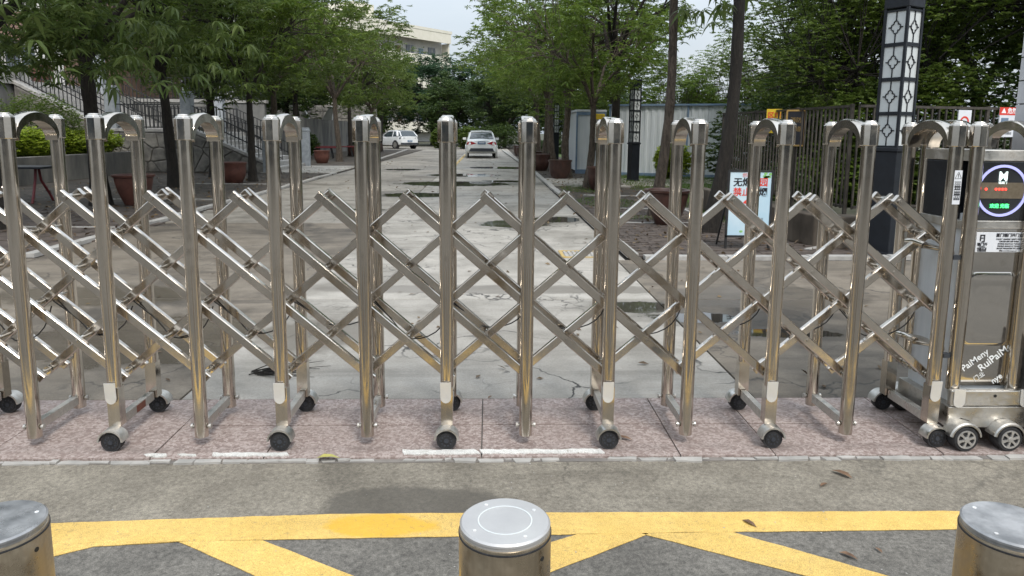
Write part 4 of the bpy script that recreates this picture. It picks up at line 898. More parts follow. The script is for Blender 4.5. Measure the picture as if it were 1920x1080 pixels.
for (x, y, a, m, s, lb) in fl:
    q = MB(); w = s*.16; P = [Vector((s*t, 0, .004+.25*s*t*(1-t)*4*.3)) for t in (0, .3, .65, 1)]; u = Vector((0, 1, .35))
    q.add([P[0], P[1]-u*w+Vector((0, 0, .7*w)), P[1], P[1]+u*w, P[2]-u*w*.8+Vector((0, 0, .6*w)), P[2], P[2]+u*w*.8, P[3]], [(0, 2, 1), (0, 3, 2), (1, 2, 5, 4), (2, 3, 6, 5), (4, 5, 7), (5, 6, 7)])
    z0 = .004 if y > 3.2 else -.011
    o = q.build('fallen_leaf', m, None, True); o.location = (x, y, z0); o.rotation_euler = (0, 0, a); tag(o, lb, 'leaf', 'single fallen leaves on the paving')
br = MB(); rs = random.Random(3)
for k in range(26):
    x0, y0 = -1.45+rs.uniform(-.05, .05), 4.42+rs.uniform(-.04, .04); a = rs.uniform(-.5, .35); l = rs.uniform(.15, .4)
    br.tube([(x0, y0, .008), (x0+l*.5*math.cos(a), y0+l*.5*math.sin(a), .02+rs.uniform(0, .02)), (x0+l*math.cos(a+.3), y0+l*math.sin(a+.3), .008)], [.004, .003, .0015], 4)
o = br.build('dry_branch', 'bark_dark', None, True); tag(o, 'dark dry twiggy branch lying behind the second wheeled post', 'branch')

# ---------------------------------------------------------------- lamp columns
def quatre(m, cx, cz, r, th, T, dep):
    pts = []
    for i in range(40):
        t = 2*math.pi*i/40; q = r*(.78+.30*abs(math.cos(2*t))**1.2); pts.append((cx+q*.82*math.cos(t), cz+q*1.25*math.sin(t)))
    for i in range(40):
        a, b = pts[i], pts[(i+1) % 40]; m.beam(T(a[0], a[1], dep), T(b[0], b[1], dep), th, th, up=T(0, 0, 1) if False else (0, 0, 1) if abs(a[0]-b[0]) > abs(a[1]-b[1]) else (1, .2, 0))
def lamp(loc, w, zb, zc, panels, ph, label, base_w, rz, detail=True, diamond=False):
    t = thing('lamp_column', loc, label, 'lamp column', None, rz=rz)
    l = Vector(loc); 
    def B(m, name, mat, par=t, bev=0):
        o = m.build(name, mat, None, bev=bev); o.parent = par; return o
    bw = base_w/2; m = MB().box(-bw, bw, -bw, bw, 0, zb-.05).box(-bw-.02, bw+.02, -bw-.02, bw+.02, zb-.05, zb).box(-bw-.015, bw+.015, -bw-.015, bw+.015, 0, .06)
    B(m, 'pedestal', 'navy', bev=.008)
    h = w/2; s_ = MB(); top = zb+panels*ph
    for sx in (-1, 1):
        for sy in (-1, 1): s_.box(sx*h-.016, sx*h+.016, sy*h-.016, sy*h+.016, zb, top+.02)
    B(s_, 'corner_post', 'navy')
    B(MB().box(-h-.02, h+.02, -h-.02, h+.02, top+.02, top+zc), 'cap', 'navy', bev=.01)
    for k in range(panels):
        z0, z1 = zb+k*ph+.012, zb+(k+1)*ph-.012
        B(MB().box(-h+.004, h-.004, -h+.004, h-.004, z0-.011, z1+.011), 'light_panel', 'lamp_white') if not diamond else B(MB().box(-h+.012, h-.012, -h+.012, h-.012, z0, z1), 'light_panel', 'lamp_white')
        g = MB()
        for (T) in ((lambda u, v, d: (u, -h+.002-d, v)), (lambda u, v, d: (-h+.002-d, u, v)), (lambda u, v, d: (h-.002+d, u, v))):
            for zz_ in (z0, z1):
                a, b = T(-h, zz_, .004), T(h, zz_, .004); g.beam(a, b, .018, .022)
            zm = (z0+z1)/2; r = w*.20
            g.beam(T(0, z0, .003), T(0, zm-r*1.2, .003), .012, .012, up=(1, 1, 0)); g.beam(T(0, zm+r*1.2, .003), T(0, z1, .003), .012, .012, up=(1, 1, 0))
            g.beam(T(-r*.9, zm, .003), T(-h*.66, zm, .003), .012, .012) if not diamond else None
            g.beam(T(r*.9, zm, .003), T(h*.66, zm, .003), .012, .012) if not diamond else None
            if diamond:
                q = [(0, -r*1.4), (r*1.05, 0), (0, r*1.4), (-r*1.05, 0)]
                for i in range(4): a, b = q[i], q[(i+1) % 4]; g.beam(T(a[0], zm+a[1], .003), T(b[0], zm+b[1], .003), .012, .012, up=(1, 1, .3))
            else:
                pts = []
                for i in range(32):
                    tt = 2*math.pi*i/32; c4 = abs(math.cos(2*tt)); q = r*(.74+.42*c4**.55)
                    pts.append((q*.92*math.cos(tt), zm+q*1.15*math.sin(tt)))
                for i in range(32):
                    a, b = pts[i], pts[(i+1) % 32]; g.beam(T(a[0], a[1], .003), T(b[0], b[1], .003), .011, .012, up=(.8, .8, .1))
        B(g, 'grille', 'navy')
    return t
lamp((5.08, 9.02, 0), .285, 1.37, .5, 4, .415, 'tall dark lamp column with white quatrefoil lattice panels before the fence corner', .36, R(28))
lamp((4.58, 22.9, 0), .24, 1.22, .3, 5, .33, 'slim black lamp column with diamond lattice in front of the prefab cabin', .28, R(20), diamond=True)
lamp((3.5, 38, 0), .24, 1.5, .3, 4, .36, 'farthest small lattice lamp column among the right hand trunks', .28, 0, diamond=True)

# ---------------------------------------------------------------- fence and its planter wall
fn = thing('metal_fence', (5, 10, 0), 'dark metal bar fence turning a corner behind the lamp column', 'fence')
barm = MB().box(-.011, .011, -.011, .011, -.72, .72).mesh('fence_bar', MAT['fence'])
def fence(a, b, z0, z1, step, par, posts, barmesh=barm, mat='fence', name='fence_bar', p0=0):
    a, b = Vector(a), Vector(b); n = int((b-a).length/step); hgt = z1-z0
    for i in range(n+1):
        p = a.lerp(b, i/n); o = link(name, barmesh, par); o.location = Vector((p.x, p.y, p.z+(z0+z1)/2))-wloc(par); o.scale = (1, 1, hgt/1.44); o.rotation_euler.z = math.atan2(b.y-a.y, b.x-a.x)+random.uniform(-.03, .03)
    for z in (z0+.03, z1-.0): MB().beam(a+Vector((0, 0, z)), b+Vector((0, 0, z)), .04, .035).build('rail', mat, par)
    for i in range(p0, posts+1):
        p = a.lerp(b, i/posts); MB().box(p.x-.022, p.x+.022, p.y-.022, p.y+.022, p.z+z0-.45, p.z+z1+.03).build('fence_post', mat, par)
fence((4.96, 9.88, 0), (4.72, 14.6, 0), .50, 1.91, .118, fn, 3)
fence((5.02, 9.80, 0), (9.2, 10.7, 0), .50, 1.91, .118, fn, 2, p0=1)
plw = thing('planter_wall', (5, 9.7, 0), 'low brown stained concrete planter wall at the fence foot', 'low wall')
MB().prism([(4.32, 10.05), (4.42, 9.62), (4.7, 9.42), (9.3, 10.35), (9.3, 10.55), (5.1, 9.68), (4.62, 9.85), (4.55, 10.3), (4.42, 14.7), (4.22, 14.7)], 0, .44).build('wall', 'wall_brown', plw, bev=.02)
MB().prism([(4.60, 9.9), (5.1, 9.72), (9.3, 10.6), (9.3, 11.2), (5.6, 11.2), (5.3, 14.7), (4.45, 14.7)], .0, .38).build('soil', 'moss_dirt', plw)
# ---------------------------------------------------------------- boards and signs
sg = thing('poster_stand', (3.425, 9.35, 0), 'pale blue no smoking poster in a black frame on thin legs', 'sign')
sx0, sx1, sz0, sz1, sy = 3.125, 3.725, .17, 1.055, 9.35
MB().box(sx0, sx1, sy, sy+.03, sz1-.025, sz1).box(sx0, sx1, sy, sy+.03, sz0, sz0+.025).box(sx0, sx0+.025, sy, sy+.03, 0, sz1-.026).box(sx1-.025, sx1, sy, sy+.03, 0, sz1-.026).build('frame', 'black_iron', sg)
MB().box(sx0+.026, sx1-.026, sy+.008, sy+.02, sz0+.026, sz1-.026).build('poster', 'sign_blue', sg)
MB().beam((sx0+.01, sy+.03, .7), (sx0+.01, sy+.4, .0), .02, .02).beam((sx1-.01, sy+.03, .7), (sx1-.01, sy+.4, .0), .02, .02).build('back_strut', 'black_iron', sg)
ty = sy+.006
text('创建', .06, 'red_ink', (3.3704, ty, 0.9855), FRONT, sg)
text('无烟', .118, 'ink', (3.3158, ty, 0.8896), FRONT, sg, bold=.003); text('校园', .118, 'red_ink', (3.5387, ty, 0.8896), FRONT, sg, bold=.002)
text('禁止', .118, 'red_ink', (3.3158, ty, 0.7616), FRONT, sg, bold=.002); text('吸烟', .118, 'ink', (3.5387, ty, 0.7616), FRONT, sg, bold=.003)
rr = []
for i in range(41):
    t = 2*math.pi*i/40; rr.append([(3.43+q*math.cos(t), yy,   .57+q*math.sin(t)) for q, yy in ((.085, ty), (.085, ty-.002), (.108, ty-.002), (.108, ty))])
MB().loft(rr, False).beam((3.365, ty-.001, .64), (3.495, ty-.001, .50), .003, .022, up=(1, 0, 1)).build('prohibition_ring', 'red_ink', sg)
MB().beam((3.3704, ty, 0.5484), (3.4705, ty, 0.5857), .0015, .018, up=(0, 0, 1)).tube([(3.4750, ty, 0.6017), (3.4887, ty, 0.6230), (3.4796, ty, 0.6390)], .003, 5).build('cigarette', 'ink', sg)
text('公共场所 室外公区', .032, 'ink', (3.4887, ty, 0.4099), FRONT, sg); text('严禁吸烟 违者处分。', .032, 'ink', (3.5069, ty, 0.3672), FRONT, sg)
lf = MB(); rs = random.Random(4)
for k in range(16):
    cx_, cz_ = (3.60+rs.uniform(0, .09), .985+rs.uniform(-.03, .03)) if k < 8 else (3.19+rs.uniform(0, .46), .225+rs.uniform(0, .035))
    lf.prism([(cx_+.02*math.cos(t)*1.2, cz_+.016*math.sin(t)) for t in [i*.785 for i in range(8)]], 0, .0015, lambda u, v, w: (u, ty+.001-w, v))
lf.build('leaf_print', 'green_print', sg)
def board(name, c, w, h, mat, label, rz=0.0, frame=None):
    t = thing(name, c, label, 'sign', None, rz=rz)
    o = MB().box(-w/2, w/2, -.008, .008, -h/2, h/2).build('board', mat, None); o.parent = t
    if frame:
        o = MB().box(-w/2-.02, w/2+.02, -.014, .014, h/2, h/2+.025).box(-w/2-.02, w/2+.02, -.014, .014, -h/2-.025, -h/2).box(-w/2-.025, -w/2, -.014, .014, -h/2, h/2).box(w/2, w/2+.025, -.014, .014, -h/2, h/2).build('frame', frame, None); o.parent = t
    return t
def btext(t, s, size, mat, x, z, bold=0):
    o = text(s, size, mat, (0, 0, 0), FRONT, None, bold=bold); o.parent = t; o.location = (x, -.0105, z)
b = board('danger_sign', (7.44, 10.28, 1.72), .32, .42, 'label_white', 'white sign with red danger header hung on the fence left of the pillar', R(12))
o = MB().box(-.17, .17, -.0095, -.0085, .10, .21).build('header', 'red_ink', None); o.parent = b
btext(b, '▲ 危险', .085, 'white_ink', 0, .155, .002); o = MB().box(-.13, .0, -.0095, -.0085, -.10, .06).build('pictogram', 'blue_trim', None); o.parent = b
btext(b, '当心\n触电', .05, 'ink', .08, -.02); btext(b, '请勿靠近', .04, 'ink', 0, -.16)
b = board('prohibition_sign', (6.70, 10.13, 1.73), .22, .30, 'label_white', 'small grey white sign with red ring hung on the fence', R(12))
o = MB().loft([[(q*math.cos(t), yy, -.01+q*math.sin(t)) for q, yy in ((.05, -.009), (.05, -.0105), (.075, -.0105), (.075, -.009))] for t in [2*math.pi*i/28 for i in range(29)]], False).build('ring', 'red_ink', None); o.parent = b
b = board('warning_board', (4.80, 12.2, 1.74), .25, .40, 'yellow_sign', 'yellow board with red characters hung at the top of the long fence', R(-12))
btext(b, '区域', .11, 'red_ink', 0, .09, .002); btext(b, '危险', .11, 'red_ink', 0, -.08, .002)
b = board('notice_board', (4.84, 11.4, 1.62), .26, .52, 'ink', 'dark notice board in an ochre frame on the fence', R(-40), 'gold_frame')
btext(b, '消防', .09, 'gold_frame', 0, .12); btext(b, '通道', .09, 'gold_frame', 0, -.02)
# ---------------------------------------------------------------- prefab cabin
cb = thing('prefab_cabin', (6, 26, 0), 'pale blue white prefab cabin with ribbed wall panels and blue trim', 'cabin')
A0, A1 = Vector((4.35, 26.2, 0)), Vector((9.6, 23.9, 0)); dx = (A1-A0).normalized(); nrm = Vector((-dx.y, dx.x, 0))
def ribbed(a, b, z0, z1, par, n_panels):
    for k in range(n_panels):
        p0, p1 = a.lerp(b, k/n_panels), a.lerp(b, (k+1)/n_panels); d = (p1-p0); L_ = d.length; d = d.normalized(); nn = Vector((d.y, -d.x, 0))
        prof = []; m_ = 5
        for i in range(m_):
            s0 = L_*i/m_; w_ = L_/m_
            prof += [(s0+.003, 0), (s0+w_*.42, 0), (s0+w_*.50, .022), (s0+w_*.88, .022), (s0+w_*.96, 0)]
        prof.append((L_-.003, 0)); poly = prof+[(L_-.003, -.05), (.003, -.05)]
        MB().prism(poly, z0, z1, lambda u, v, w: tuple(p0+d*u+nn*v+Vector((0, 0, w)))).build('wall_panel', 'white_panel', par)
ribbed(A0, A1, .12, 2.46, cb, 5)
q = [A0, A1, A1+nrm*3.6, A0+nrm*3.6]
MB().prism([((p+nrm*.06).x, (p+nrm*.06).y) for p in q], .1, 2.45).build('body', 'white_panel', cb)
MB().prism([(p.x, p.y) for p in (A0-nrm*.1-dx*.05, A1-nrm*.1, A1+nrm*3.7, A0+nrm*3.7-dx*.05)], 2.465, 2.53).build('roof', 'blue_trim', cb)
MB().beam(A0-nrm*.03+Vector((0, 0, .06)), A1-nrm*.03+Vector((0, 0, .06)), .06, .12).build('base_trim', 'blue_trim', cb)
for t in (.0, .48): 
    p = A0.lerp(A1, t)-nrm*.035; MB().beam(p+Vector((0, 0, .12)), p+Vector((0, 0, 2.46)), .04, .06, up=(1, 0, 0)).build('corner_trim', 'blue_trim', cb)
ax = thing('cabin_annex', (3.8, 27, 0), 'lower front porch room of the cabin with barred window and yellow notice', 'cabin')
MB().box(3.27, 4.33, 27.0, 30, .1, 2.28).build('body', 'white_panel', ax)
MB().box(3.20, 4.34, 26.95, 30.05, 2.285, 2.36).build('roof', 'white_panel', ax)
MB().box(3.22, 3.28, 26.93, 26.99, 0, 2.28).box(3.281, 4.33, 26.95, 26.995, 0, .16).box(3.281, 4.33, 26.96, 26.998, 2.16, 2.27).build('trim', 'blue_trim', ax)
w_ = MB().box(3.84, 4.28, 26.96, 26.99, .86, 1.94).build('window', 'window', ax)
MB().box(3.79, 3.84, 26.93, 26.99, .82, 1.98).box(4.28, 4.33, 26.93, 26.99, .82, 1.98).box(3.841, 4.279, 26.93, 26.99, .82, .86).box(3.841, 4.279, 26.93, 26.99, 1.94, 1.98).build('frame', 'white_wall', w_)
for k in range(4): MB().box(3.90+.1*k, 3.915+.1*k, 26.935, 26.95, .861, 1.939).build('window_bar', 'fence', w_)
MB().box(3.865, 4.255, 26.936, 26.949, 1.38, 1.40).build('window_bar', 'fence', w_)
b = board('yellow_notice', (4.05, 26.9, 2.11), .42, .2, 'yellow_sign', 'small yellow notice above the barred cabin window'); btext(b, '门卫室', .11, 'gold_frame', 0, 0)

# ---------------------------------------------------------------- left planter, walls, stair
pw = thing('planter_wall', (-12.5, 18, 0), 'long low grey rendered planter wall under the lime hedge', 'low wall')
for k in range(7): MB().box(-12.55, -12.28, 9.0+2.45*k, 11.445+2.45*k, 0, .74).build('wall_panel', 'wall_grey', pw, bev=.01)
MB().box(-16.4, -12.56, 9.0, 26.1, 0, .66).build('soil', 'moss_dirt', pw)
uw = thing('retaining_wall', (-16.6, 20, 0), 'tall stained retaining wall with pale coping above the hedge', 'wall')
MB().box(-17.2, -16.5, 8, 27.0, 0, 3.0).build('wall', 'wall_grey', uw)
for k in range(6): MB().box(-17.25, -16.42, 8+3.17*k, 11.16+3.17*k, 3.005, 3.5).build('coping', 'kerb', uw, bev=.01)
uf = thing('railing', (-16.8, 20, 3.5), 'black railing with pale posts on top of the tall retaining wall', 'railing')
fbm = MB().box(-.012, .012, -.012, .012, -.72, .72).mesh('baluster', MAT['black_iron'])
fence((-16.8, 12, 3.5), (-16.8, 26.8, 3.5), .05, 1.1, .15, uf, 2, fbm, 'black_iron', 'baluster')
# rubble wall from voronoi stones
def clip(poly, p, q):
    mx_, my_ = (p[0]+q[0])/2, (p[1]+q[1])/2; nx, ny = q[0]-p[0], q[1]-p[1]; out = []
    for i in range(len(poly)):
        a, b = poly[i], poly[(i+1) % len(poly)]; da = (a[0]-mx_)*nx+(a[1]-my_)*ny; db = (b[0]-mx_)*nx+(b[1]-my_)*ny
        if da <= 0: out.append(a)
        if (da < 0 < db) or (db < 0 < da): t = da/(da-db); out.append((a[0]+(b[0]-a[0])*t, a[1]+(b[1]-a[1])*t))
    return out
def clipline(poly, a, b):       # keep the part below the line a-b
    (x0, z0), (x1, z1) = a, b; out = []
    f = lambda p: (p[1]-z0)-(z1-z0)/(x1-x0)*(p[0]-x0)
    for i in range(len(poly)):
        p, q = poly[i], poly[(i+1) % len(poly)]; da, db = f(p), f(q)
        if da <= 0: out.append(p)
        if (da < 0 < db) or (db < 0 < da): t = da/(da-db); out.append((p[0]+(q[0]-p[0])*t, p[1]+(q[1]-p[1])*t))
    return out
def rubble(x0, x1, z0, z1, size, T, par, seed, cut=None, depth=.05):
    rs = random.Random(seed); nx, nz_ = int((x1-x0)/size), max(1, int((z1-z0)/size)); pts = []
    for i in range(nx):
        for j in range(nz_): pts.append((x0+(i+.5+rs.uniform(-.38, .38))*(x1-x0)/nx, z0+(j+.5+rs.uniform(-.38, .38))*(z1-z0)/nz_))
    for p in pts:
        poly = [(x0, z0), (x1, z0), (x1, z1), (x0, z1)]
        for q in pts:
            if q is not p and abs(q[0]-p[0]) < size*3.2 and abs(q[1]-p[1]) < size*3.2: poly = clip(poly, p, q)
        if cut: poly = clipline(poly, *cut)
        if len(poly) < 3: continue
        cx_, cz_ = sum(a for a, _ in poly)/len(poly), sum(b for _, b in poly)/len(poly)
        ins = [(cx_+(a-cx_)*.93, cz_+(b-cz_)*.93) for a, b in poly]; ins2 = [(cx_+(a-cx_)*.80, cz_+(b-cz_)*.80) for a, b in poly]
        dp = depth*rs.uniform(.6, 1.2); n = len(ins)
        MB().loft([[T(a, b, 0) for a, b in ins], [T(a, b, dp*.7) for a, b in ins], [T(a, b, dp) for a, b in ins2]]).build('stone', 'stone', par)
sw = thing('stair_wall', (-11, 26, 0), 'rubble stone wall carrying the side of the granite stair', 'wall')
WY = 26.0
MB().prism([(-16.4, 0), (-7.7, 0), (-7.7, .18), (-10.4, 1.40), (-13.4, 1.40), (-16.4, 3.0)], 0, .35, lambda u, v, w: (u, WY+w, v)).build('wall', 'mortar', sw)
rubble(-13.4, -10.4, 0, 1.39, .42, lambda a, b, d: (a, WY-d, b), sw, 1)
rubble(-10.4, -7.8, 0, 1.39, .42, lambda a, b, d: (a, WY-d, b), sw, 2, ((-10.4, 1.38), (-7.7, .16)))
rubble(-16.3, -13.4, .6, 3.0, .5, lambda a, b, d: (a, WY-d, b), sw, 3, ((-16.4, 2.98), (-13.4, 1.38)))
MB().prism([(-7.6, .17), (-10.42, 1.42), (-13.4, 1.42), (-16.5, 3.06), (-16.5, 3.18), (-13.36, 1.52), (-10.38, 1.52), (-7.6, .27)], 0, .42, lambda u, v, w: (u, WY-.04+w, v)).build('coping', 'granite_step', sw, bev=.01)
sr = thing('stone_stair', (-10, 28.5, 0), 'two flight pale granite stair climbing left to the school terrace', 'stair')
for k in range(9):
    x = -7.75-.31*k; MB().box(x-.335 if k < 8 else x-.31, x, 26.4, 31.0, 0 if k == 0 else .157*k-.01, .157*(k+1)).build('step', 'granite_step', sr, bev=.008)
MB().box(-13.4, -10.54, 26.4, 31.0, 1.0, 1.42).build('landing', 'granite_step', sr, bev=.01)
for k in range(11):
    x = -13.4-.28*k; MB().box(x-.30, x, 26.4, 31.0, 1.42+.157*k-.01, 1.42+.157*(k+1)).build('step', 'granite_step', sr, bev=.008)
MB().box(-12.0, -11.5, 26.8, 27.1, 1.423, 1.43).build('warning_strip', 'yellow_sign', sr)
o = MB().box(-40, -16.62, 8, 50, 2.5, 2.98).build('terrace', 'kerb'); tag(o, kind='structure')
o = MB().box(-40, -13.2, 31.2, 70, 0, 1.6).build('lower_terrace', 'moss_dirt'); tag(o, kind='structure')
def stair_rail(yy, label, seed):
    t = thing('railing', (-11, yy, 0), label, 'railing')
    fence((-10.5, yy, 1.50), (-13.2, yy, 1.50), .05, .86, .135, t, 1, fbm, 'black_iron', 'baluster')
    for (xa, za, xb, zb) in ((-8.05, .36, -10.5, 1.50), (-13.3, 1.55, -16.4, 3.18)):
        a, b = Vector((xa, yy, za)), Vector((xb, yy, zb)); n = int(abs(xb-xa)/.135)
        for i in range(n+1):
            p = a.lerp(b, i/n); o = link('baluster', fbm, t); o.location = Vector((p.x, p.y, p.z+.42))-wloc(t); o.scale = (1, 1, .84/1.44)
        for z in (.06, .46, .86): MB().beam(a+Vector((0, 0, z)), b+Vector((0, 0, z)), .035, .03).build('rail', 'black_iron', t)
    MB().beam((-10.5, yy, 1.98), (-13.2, yy, 1.98), .03, .025).build('rail', 'black_iron', t)
    return t
stair_rail(26.15, 'near black stair railing on top of the rubble wall', 1); stair_rail(30.9, 'far black stair railing along the other side of the steps', 2)
stair_rail(28.6, 'black railing down the middle of the granite stair', 3)
def gpost(x, y, z0, h, label, w=.3):
    t = thing('granite_post', (x, y, z0), label, 'stone post', 'square granite newel posts of the stair')
    MB().box(x-w/2, x+w/2, y-w/2, y+w/2, z0-.2, z0+h-.16).build('shaft', 'granite_post', t, bev=.012)
    MB().box(x-w/2-.02, x+w/2+.02, y-w/2-.02, y+w/2+.02, z0+h-.155, z0+h-.07).box(x-w/2+.01, x+w/2-.01, y-w/2+.01, y+w/2-.01, z0+h-.07, z0+h).build('post_cap', 'granite_post', t, bev=.015)
gpost(-13.22, 26.2, 1.45, 1.55, 'granite post at the left end of the stair landing railing', .36)
gpost(-10.62, 26.2, 1.42, 1.40, 'granite post where the landing railing meets the lower flight', .36)
gpost(-11.2, 30.9, 1.45, 1.40, 'granite post at the far side of the landing', .34)
gpost(-7.85, 26.1, 0, 1.35, 'granite post at the near foot of the stair, half behind the slender trunk', .3)
gpost(-7.72, 31.0, 0, 1.62, 'granite post at the far foot of the stair beside the bottom steps', .3)
gpost(-16.0, 30.9, 3.1, 1.5, 'granite post at the far top of the stair', .34)
# far terrace wall, railing, sculpture, rubble wall
tw = thing('terrace_wall', (-12.5, 35, 0), 'grey stained terrace wall with railing beyond the stair', 'wall')
MB().box(-18, -10.6, 35, 35.3, 0, 2.75).build('wall', 'wall_grey', tw); MB().box(-18.1, -10.5, 34.95, 35.35, 2.755, 2.9).build('coping', 'kerb', tw, bev=.01)
MB().box(-10.9, -10.6, 35.31, 58, 0, 2.2).build('side_wall', 'wall_grey', tw)
t = thing('railing', (-11, 33.4, 0), 'low black railing before the grey terrace wall', 'railing')
fence((-9.6, 33.4, .55), (-13.1, 33.4, 1.3), .05, .95, .15, t, 2, fbm, 'black_iron', 'baluster')
t = thing('railing', (-14, 35.2, 2.9), 'railing with pale posts on the grey terrace wall', 'railing')
fence((-10.8, 35.2, 2.9), (-17.8, 35.2, 2.9), .03, 1.0, .2, t, 2, fbm, 'black_iron', 'baluster')
rw = thing('rubble_wall', (-12, 62, 0), 'distant grey rubble wall behind the white sculpture', 'wall')
MB().box(-24, -9.5, 62, 62.5, 0, 3.6).build('wall', 'mortar', rw)
rubble(-15.0, -9.6, .8, 3.55, .52, lambda a, b, d: (a, 62-d, b), rw, 7, depth=.09)
sc_ = thing('sculpture', (-13.0, 58, 0), 'white slanting triangular sculpture seen past the stair', 'sculpture')
MB().prism([(-14.0, .9), (-12.6, .9), (-12.2, 3.3), (-12.5, 3.4)], 0, .5, lambda u, v, w: (u, 58+w, v)).build('leaning_blade', 'white_wall', sc_, bev=.02)
MB().prism([(-14.9, 3.5), (-14.6, 3.4), (-14.1, 2.3), (-14.5, 2.2)], 0, .4, lambda u, v, w: (u, 58+w, v)).build('small_blade', 'white_wall', sc_, bev=.02)
# tables
tb = thing('picnic_table', (-9.9, 15.1, 0), 'blue topped table on red curved legs at the left edge', 'table')
MB().box(-10.9, -8.95, 14.8, 15.5, .70, .745).build('table_top', 'navy', tb, bev=.01)
for x in (-10.5, -9.25):
    for s in (-1, 1): MB().tube([(x, 15.15+.05*s, .70), (x, 15.15+.10*s, .45), (x+.05, 15.15+.28*s, .15), (x+.06, 15.15+.36*s, .0)], .026, 8).build('leg', 'red_paint', tb, True)
for k, (x, y) in enumerate(((-9.5, 40), (-8.9, 42.5))):
    tb = thing('bench', (x, y, 0), ('long red bench behind the brown double trunk', 'second red bench farther back by the lime bushes')[k], 'bench', 'red benches beyond the stair')
    MB().box(x-1.3, x+1.3, y-.25, y+.25, .56, .62).build('seat', 'red_paint', tb, bev=.01)
    for s in (-1, 1): MB().beam((x+s*1.0, y-.15, 0), (x+s*.9, y-.1, .56), .05, .05, up=(0, 1, 0)).beam((x+s*1.0, y+.15, 0), (x+s*.9, y+.1, .56), .05, .05, up=(0, 1, 0)).build('leg', 'black_iron', tb)
# ---------------------------------------------------------------- buildings
sb = thing('school_building', (-22, 34, 3.1), 'brown and white school entrance block at the top of the stair', 'building')
MB().box(-34, -18.6, 33, 34, 3.1, 9.5).build('wall', 'white_wall', sb); MB().box(-34, -18.5, 32.6, 33.0, 5.2, 6.4).build('fascia', 'brown_wall', sb)
for k in range(6):
    x = -19.3-2.1*k; MB().box(x-.2, x+.2, 32.5, 32.9, 3.1, 5.19).build('column', 'white_wall', sb)
    f = MB().box(x-1.7, x-.45, 32.96, 33.02, 3.3, 5.0).build('window', 'window', sb); MB().box(x-1.1, x-1.05, 32.93, 32.959, 3.3, 5.0).build('frame', 'white_wall', f)
MB().box(-18.6, -18.5, 33.0, 45, 3.1, 9.5).build('side_wall', 'brown_wall', sb)
pt = pot((-17.6, 29.6, 3.14), 1.3, 'red urn pot at the top of the stair before the entrance', 'pot_red')
# far cream block of flats
fb = thing('apartment_building', (-12, 105, 0), 'distant cream block of flats with open balconies above the trees', 'building')
def T2(u, v, w):   # u along facade from its far right corner leftwards and nearer, v depth behind, w height
    d = Vector((-.62, -.785, 0)); n_ = Vector((-.785, .62, 0)); p = Vector((-6.0, 112, 0))+d*u+n_*v; return (p.x, p.y, w)
def bx(u0, u1, v0, v1, z0, z1, name, mat, par=fb): return MB().prism([(u0, v0), (u1, v0), (u1, v1), (u0, v1)], z0, z1, T2).build(name, mat, par)
bx(0, 34, 1.6, 12, 0, 15.9, 'body', 'white_wall')
bx(-.4, 34, -.2, 12.4, 15.9, 16.3, 'roof', 'cream'); bx(-.2, 34, -.15, .15, 14.5, 15.89, 'parapet', 'cream'); bx(13.5, 17.5, 1.7, 8, 16.31, 18.4, 'stair_tower', 'cream')
for z in (1.8, 5.0, 8.2, 11.4):
    bx(-.2, 34, .151, 1.59, z-.25, z, 'balcony_floor', 'cream'); bx(-.2, 34, -.15, .15, z-.4, z+1.05, 'balcony_parapet', 'cream')
for z in (1.8, 5.0, 8.2, 11.4):
    for k in range(7):
        f = bx(1.5+4.6*k, 3.0+4.6*k, 1.5, 1.595, z+.9, z+2.4, 'window', 'window'); bx(2.2+4.6*k, 2.28+4.6*k, 1.46, 1.495, z+.9, z+2.4, 'frame', 'white_wall', f)
        bx(4.1+4.6*k, 5.0+4.6*k, 1.5, 1.595, z+.02, z+2.1, 'door', 'brown_wall' if k % 3 else 'blue_trim')
    bx(-.2, .1, .16, 1.5, z, z+3.1, 'end_pier', 'cream')
# shopfronts and trees added behind the viewpoint, out of view, for the steel to reflect
ob = thing('added_shop_row', (0, -26, 0), 'pinkish brown shop row added behind the viewer for the steel posts to reflect', 'building')
rs = random.Random(12); x = -30.0; kk = 0
while x < 28:
    w = rs.choice((2.2, 3.0, 4.2, 5.4)); h = rs.choice((6.5, 8.0, 9.5, 11))  # bays vary in width, height and colour to streak the steel's reflections
    MB().box(x, x+w-.02, -34, -26-.3*(kk % 2), 0, h).build('wall', ('brown_wall', 'pink_wall', 'wall_grey', 'brown_wall', 'cream')[kk % 5], ob)
    MB().box(x+.3, x+w-.35, -25.98, -25.9, .2, 3.1).build('shop_front', 'window', ob)
    for z in (4.0, 7.0):
        if z+1.8 < h: MB().box(x+.5, x+w-.6, -25.98, -25.9, z, z+1.7).build('window', 'window', ob)
    x += w; kk += 1
for k, (x, y) in enumerate(((-12, -15), (-3.5, -17), (6, -15.5), (14, -16))):  # unseen trees, added as dark shapes for the steel to reflect
    tree(('av2', 'av1', 'av3', 'av4')[k], (x, y, 0), ('added tree behind the viewer far to the left', 'added tree behind the viewer left of centre', 'added tree behind the viewer right of centre', 'added tree behind the viewer far to the right')[k], 'trees added behind the viewer for the steel to reflect', k, 1.1)

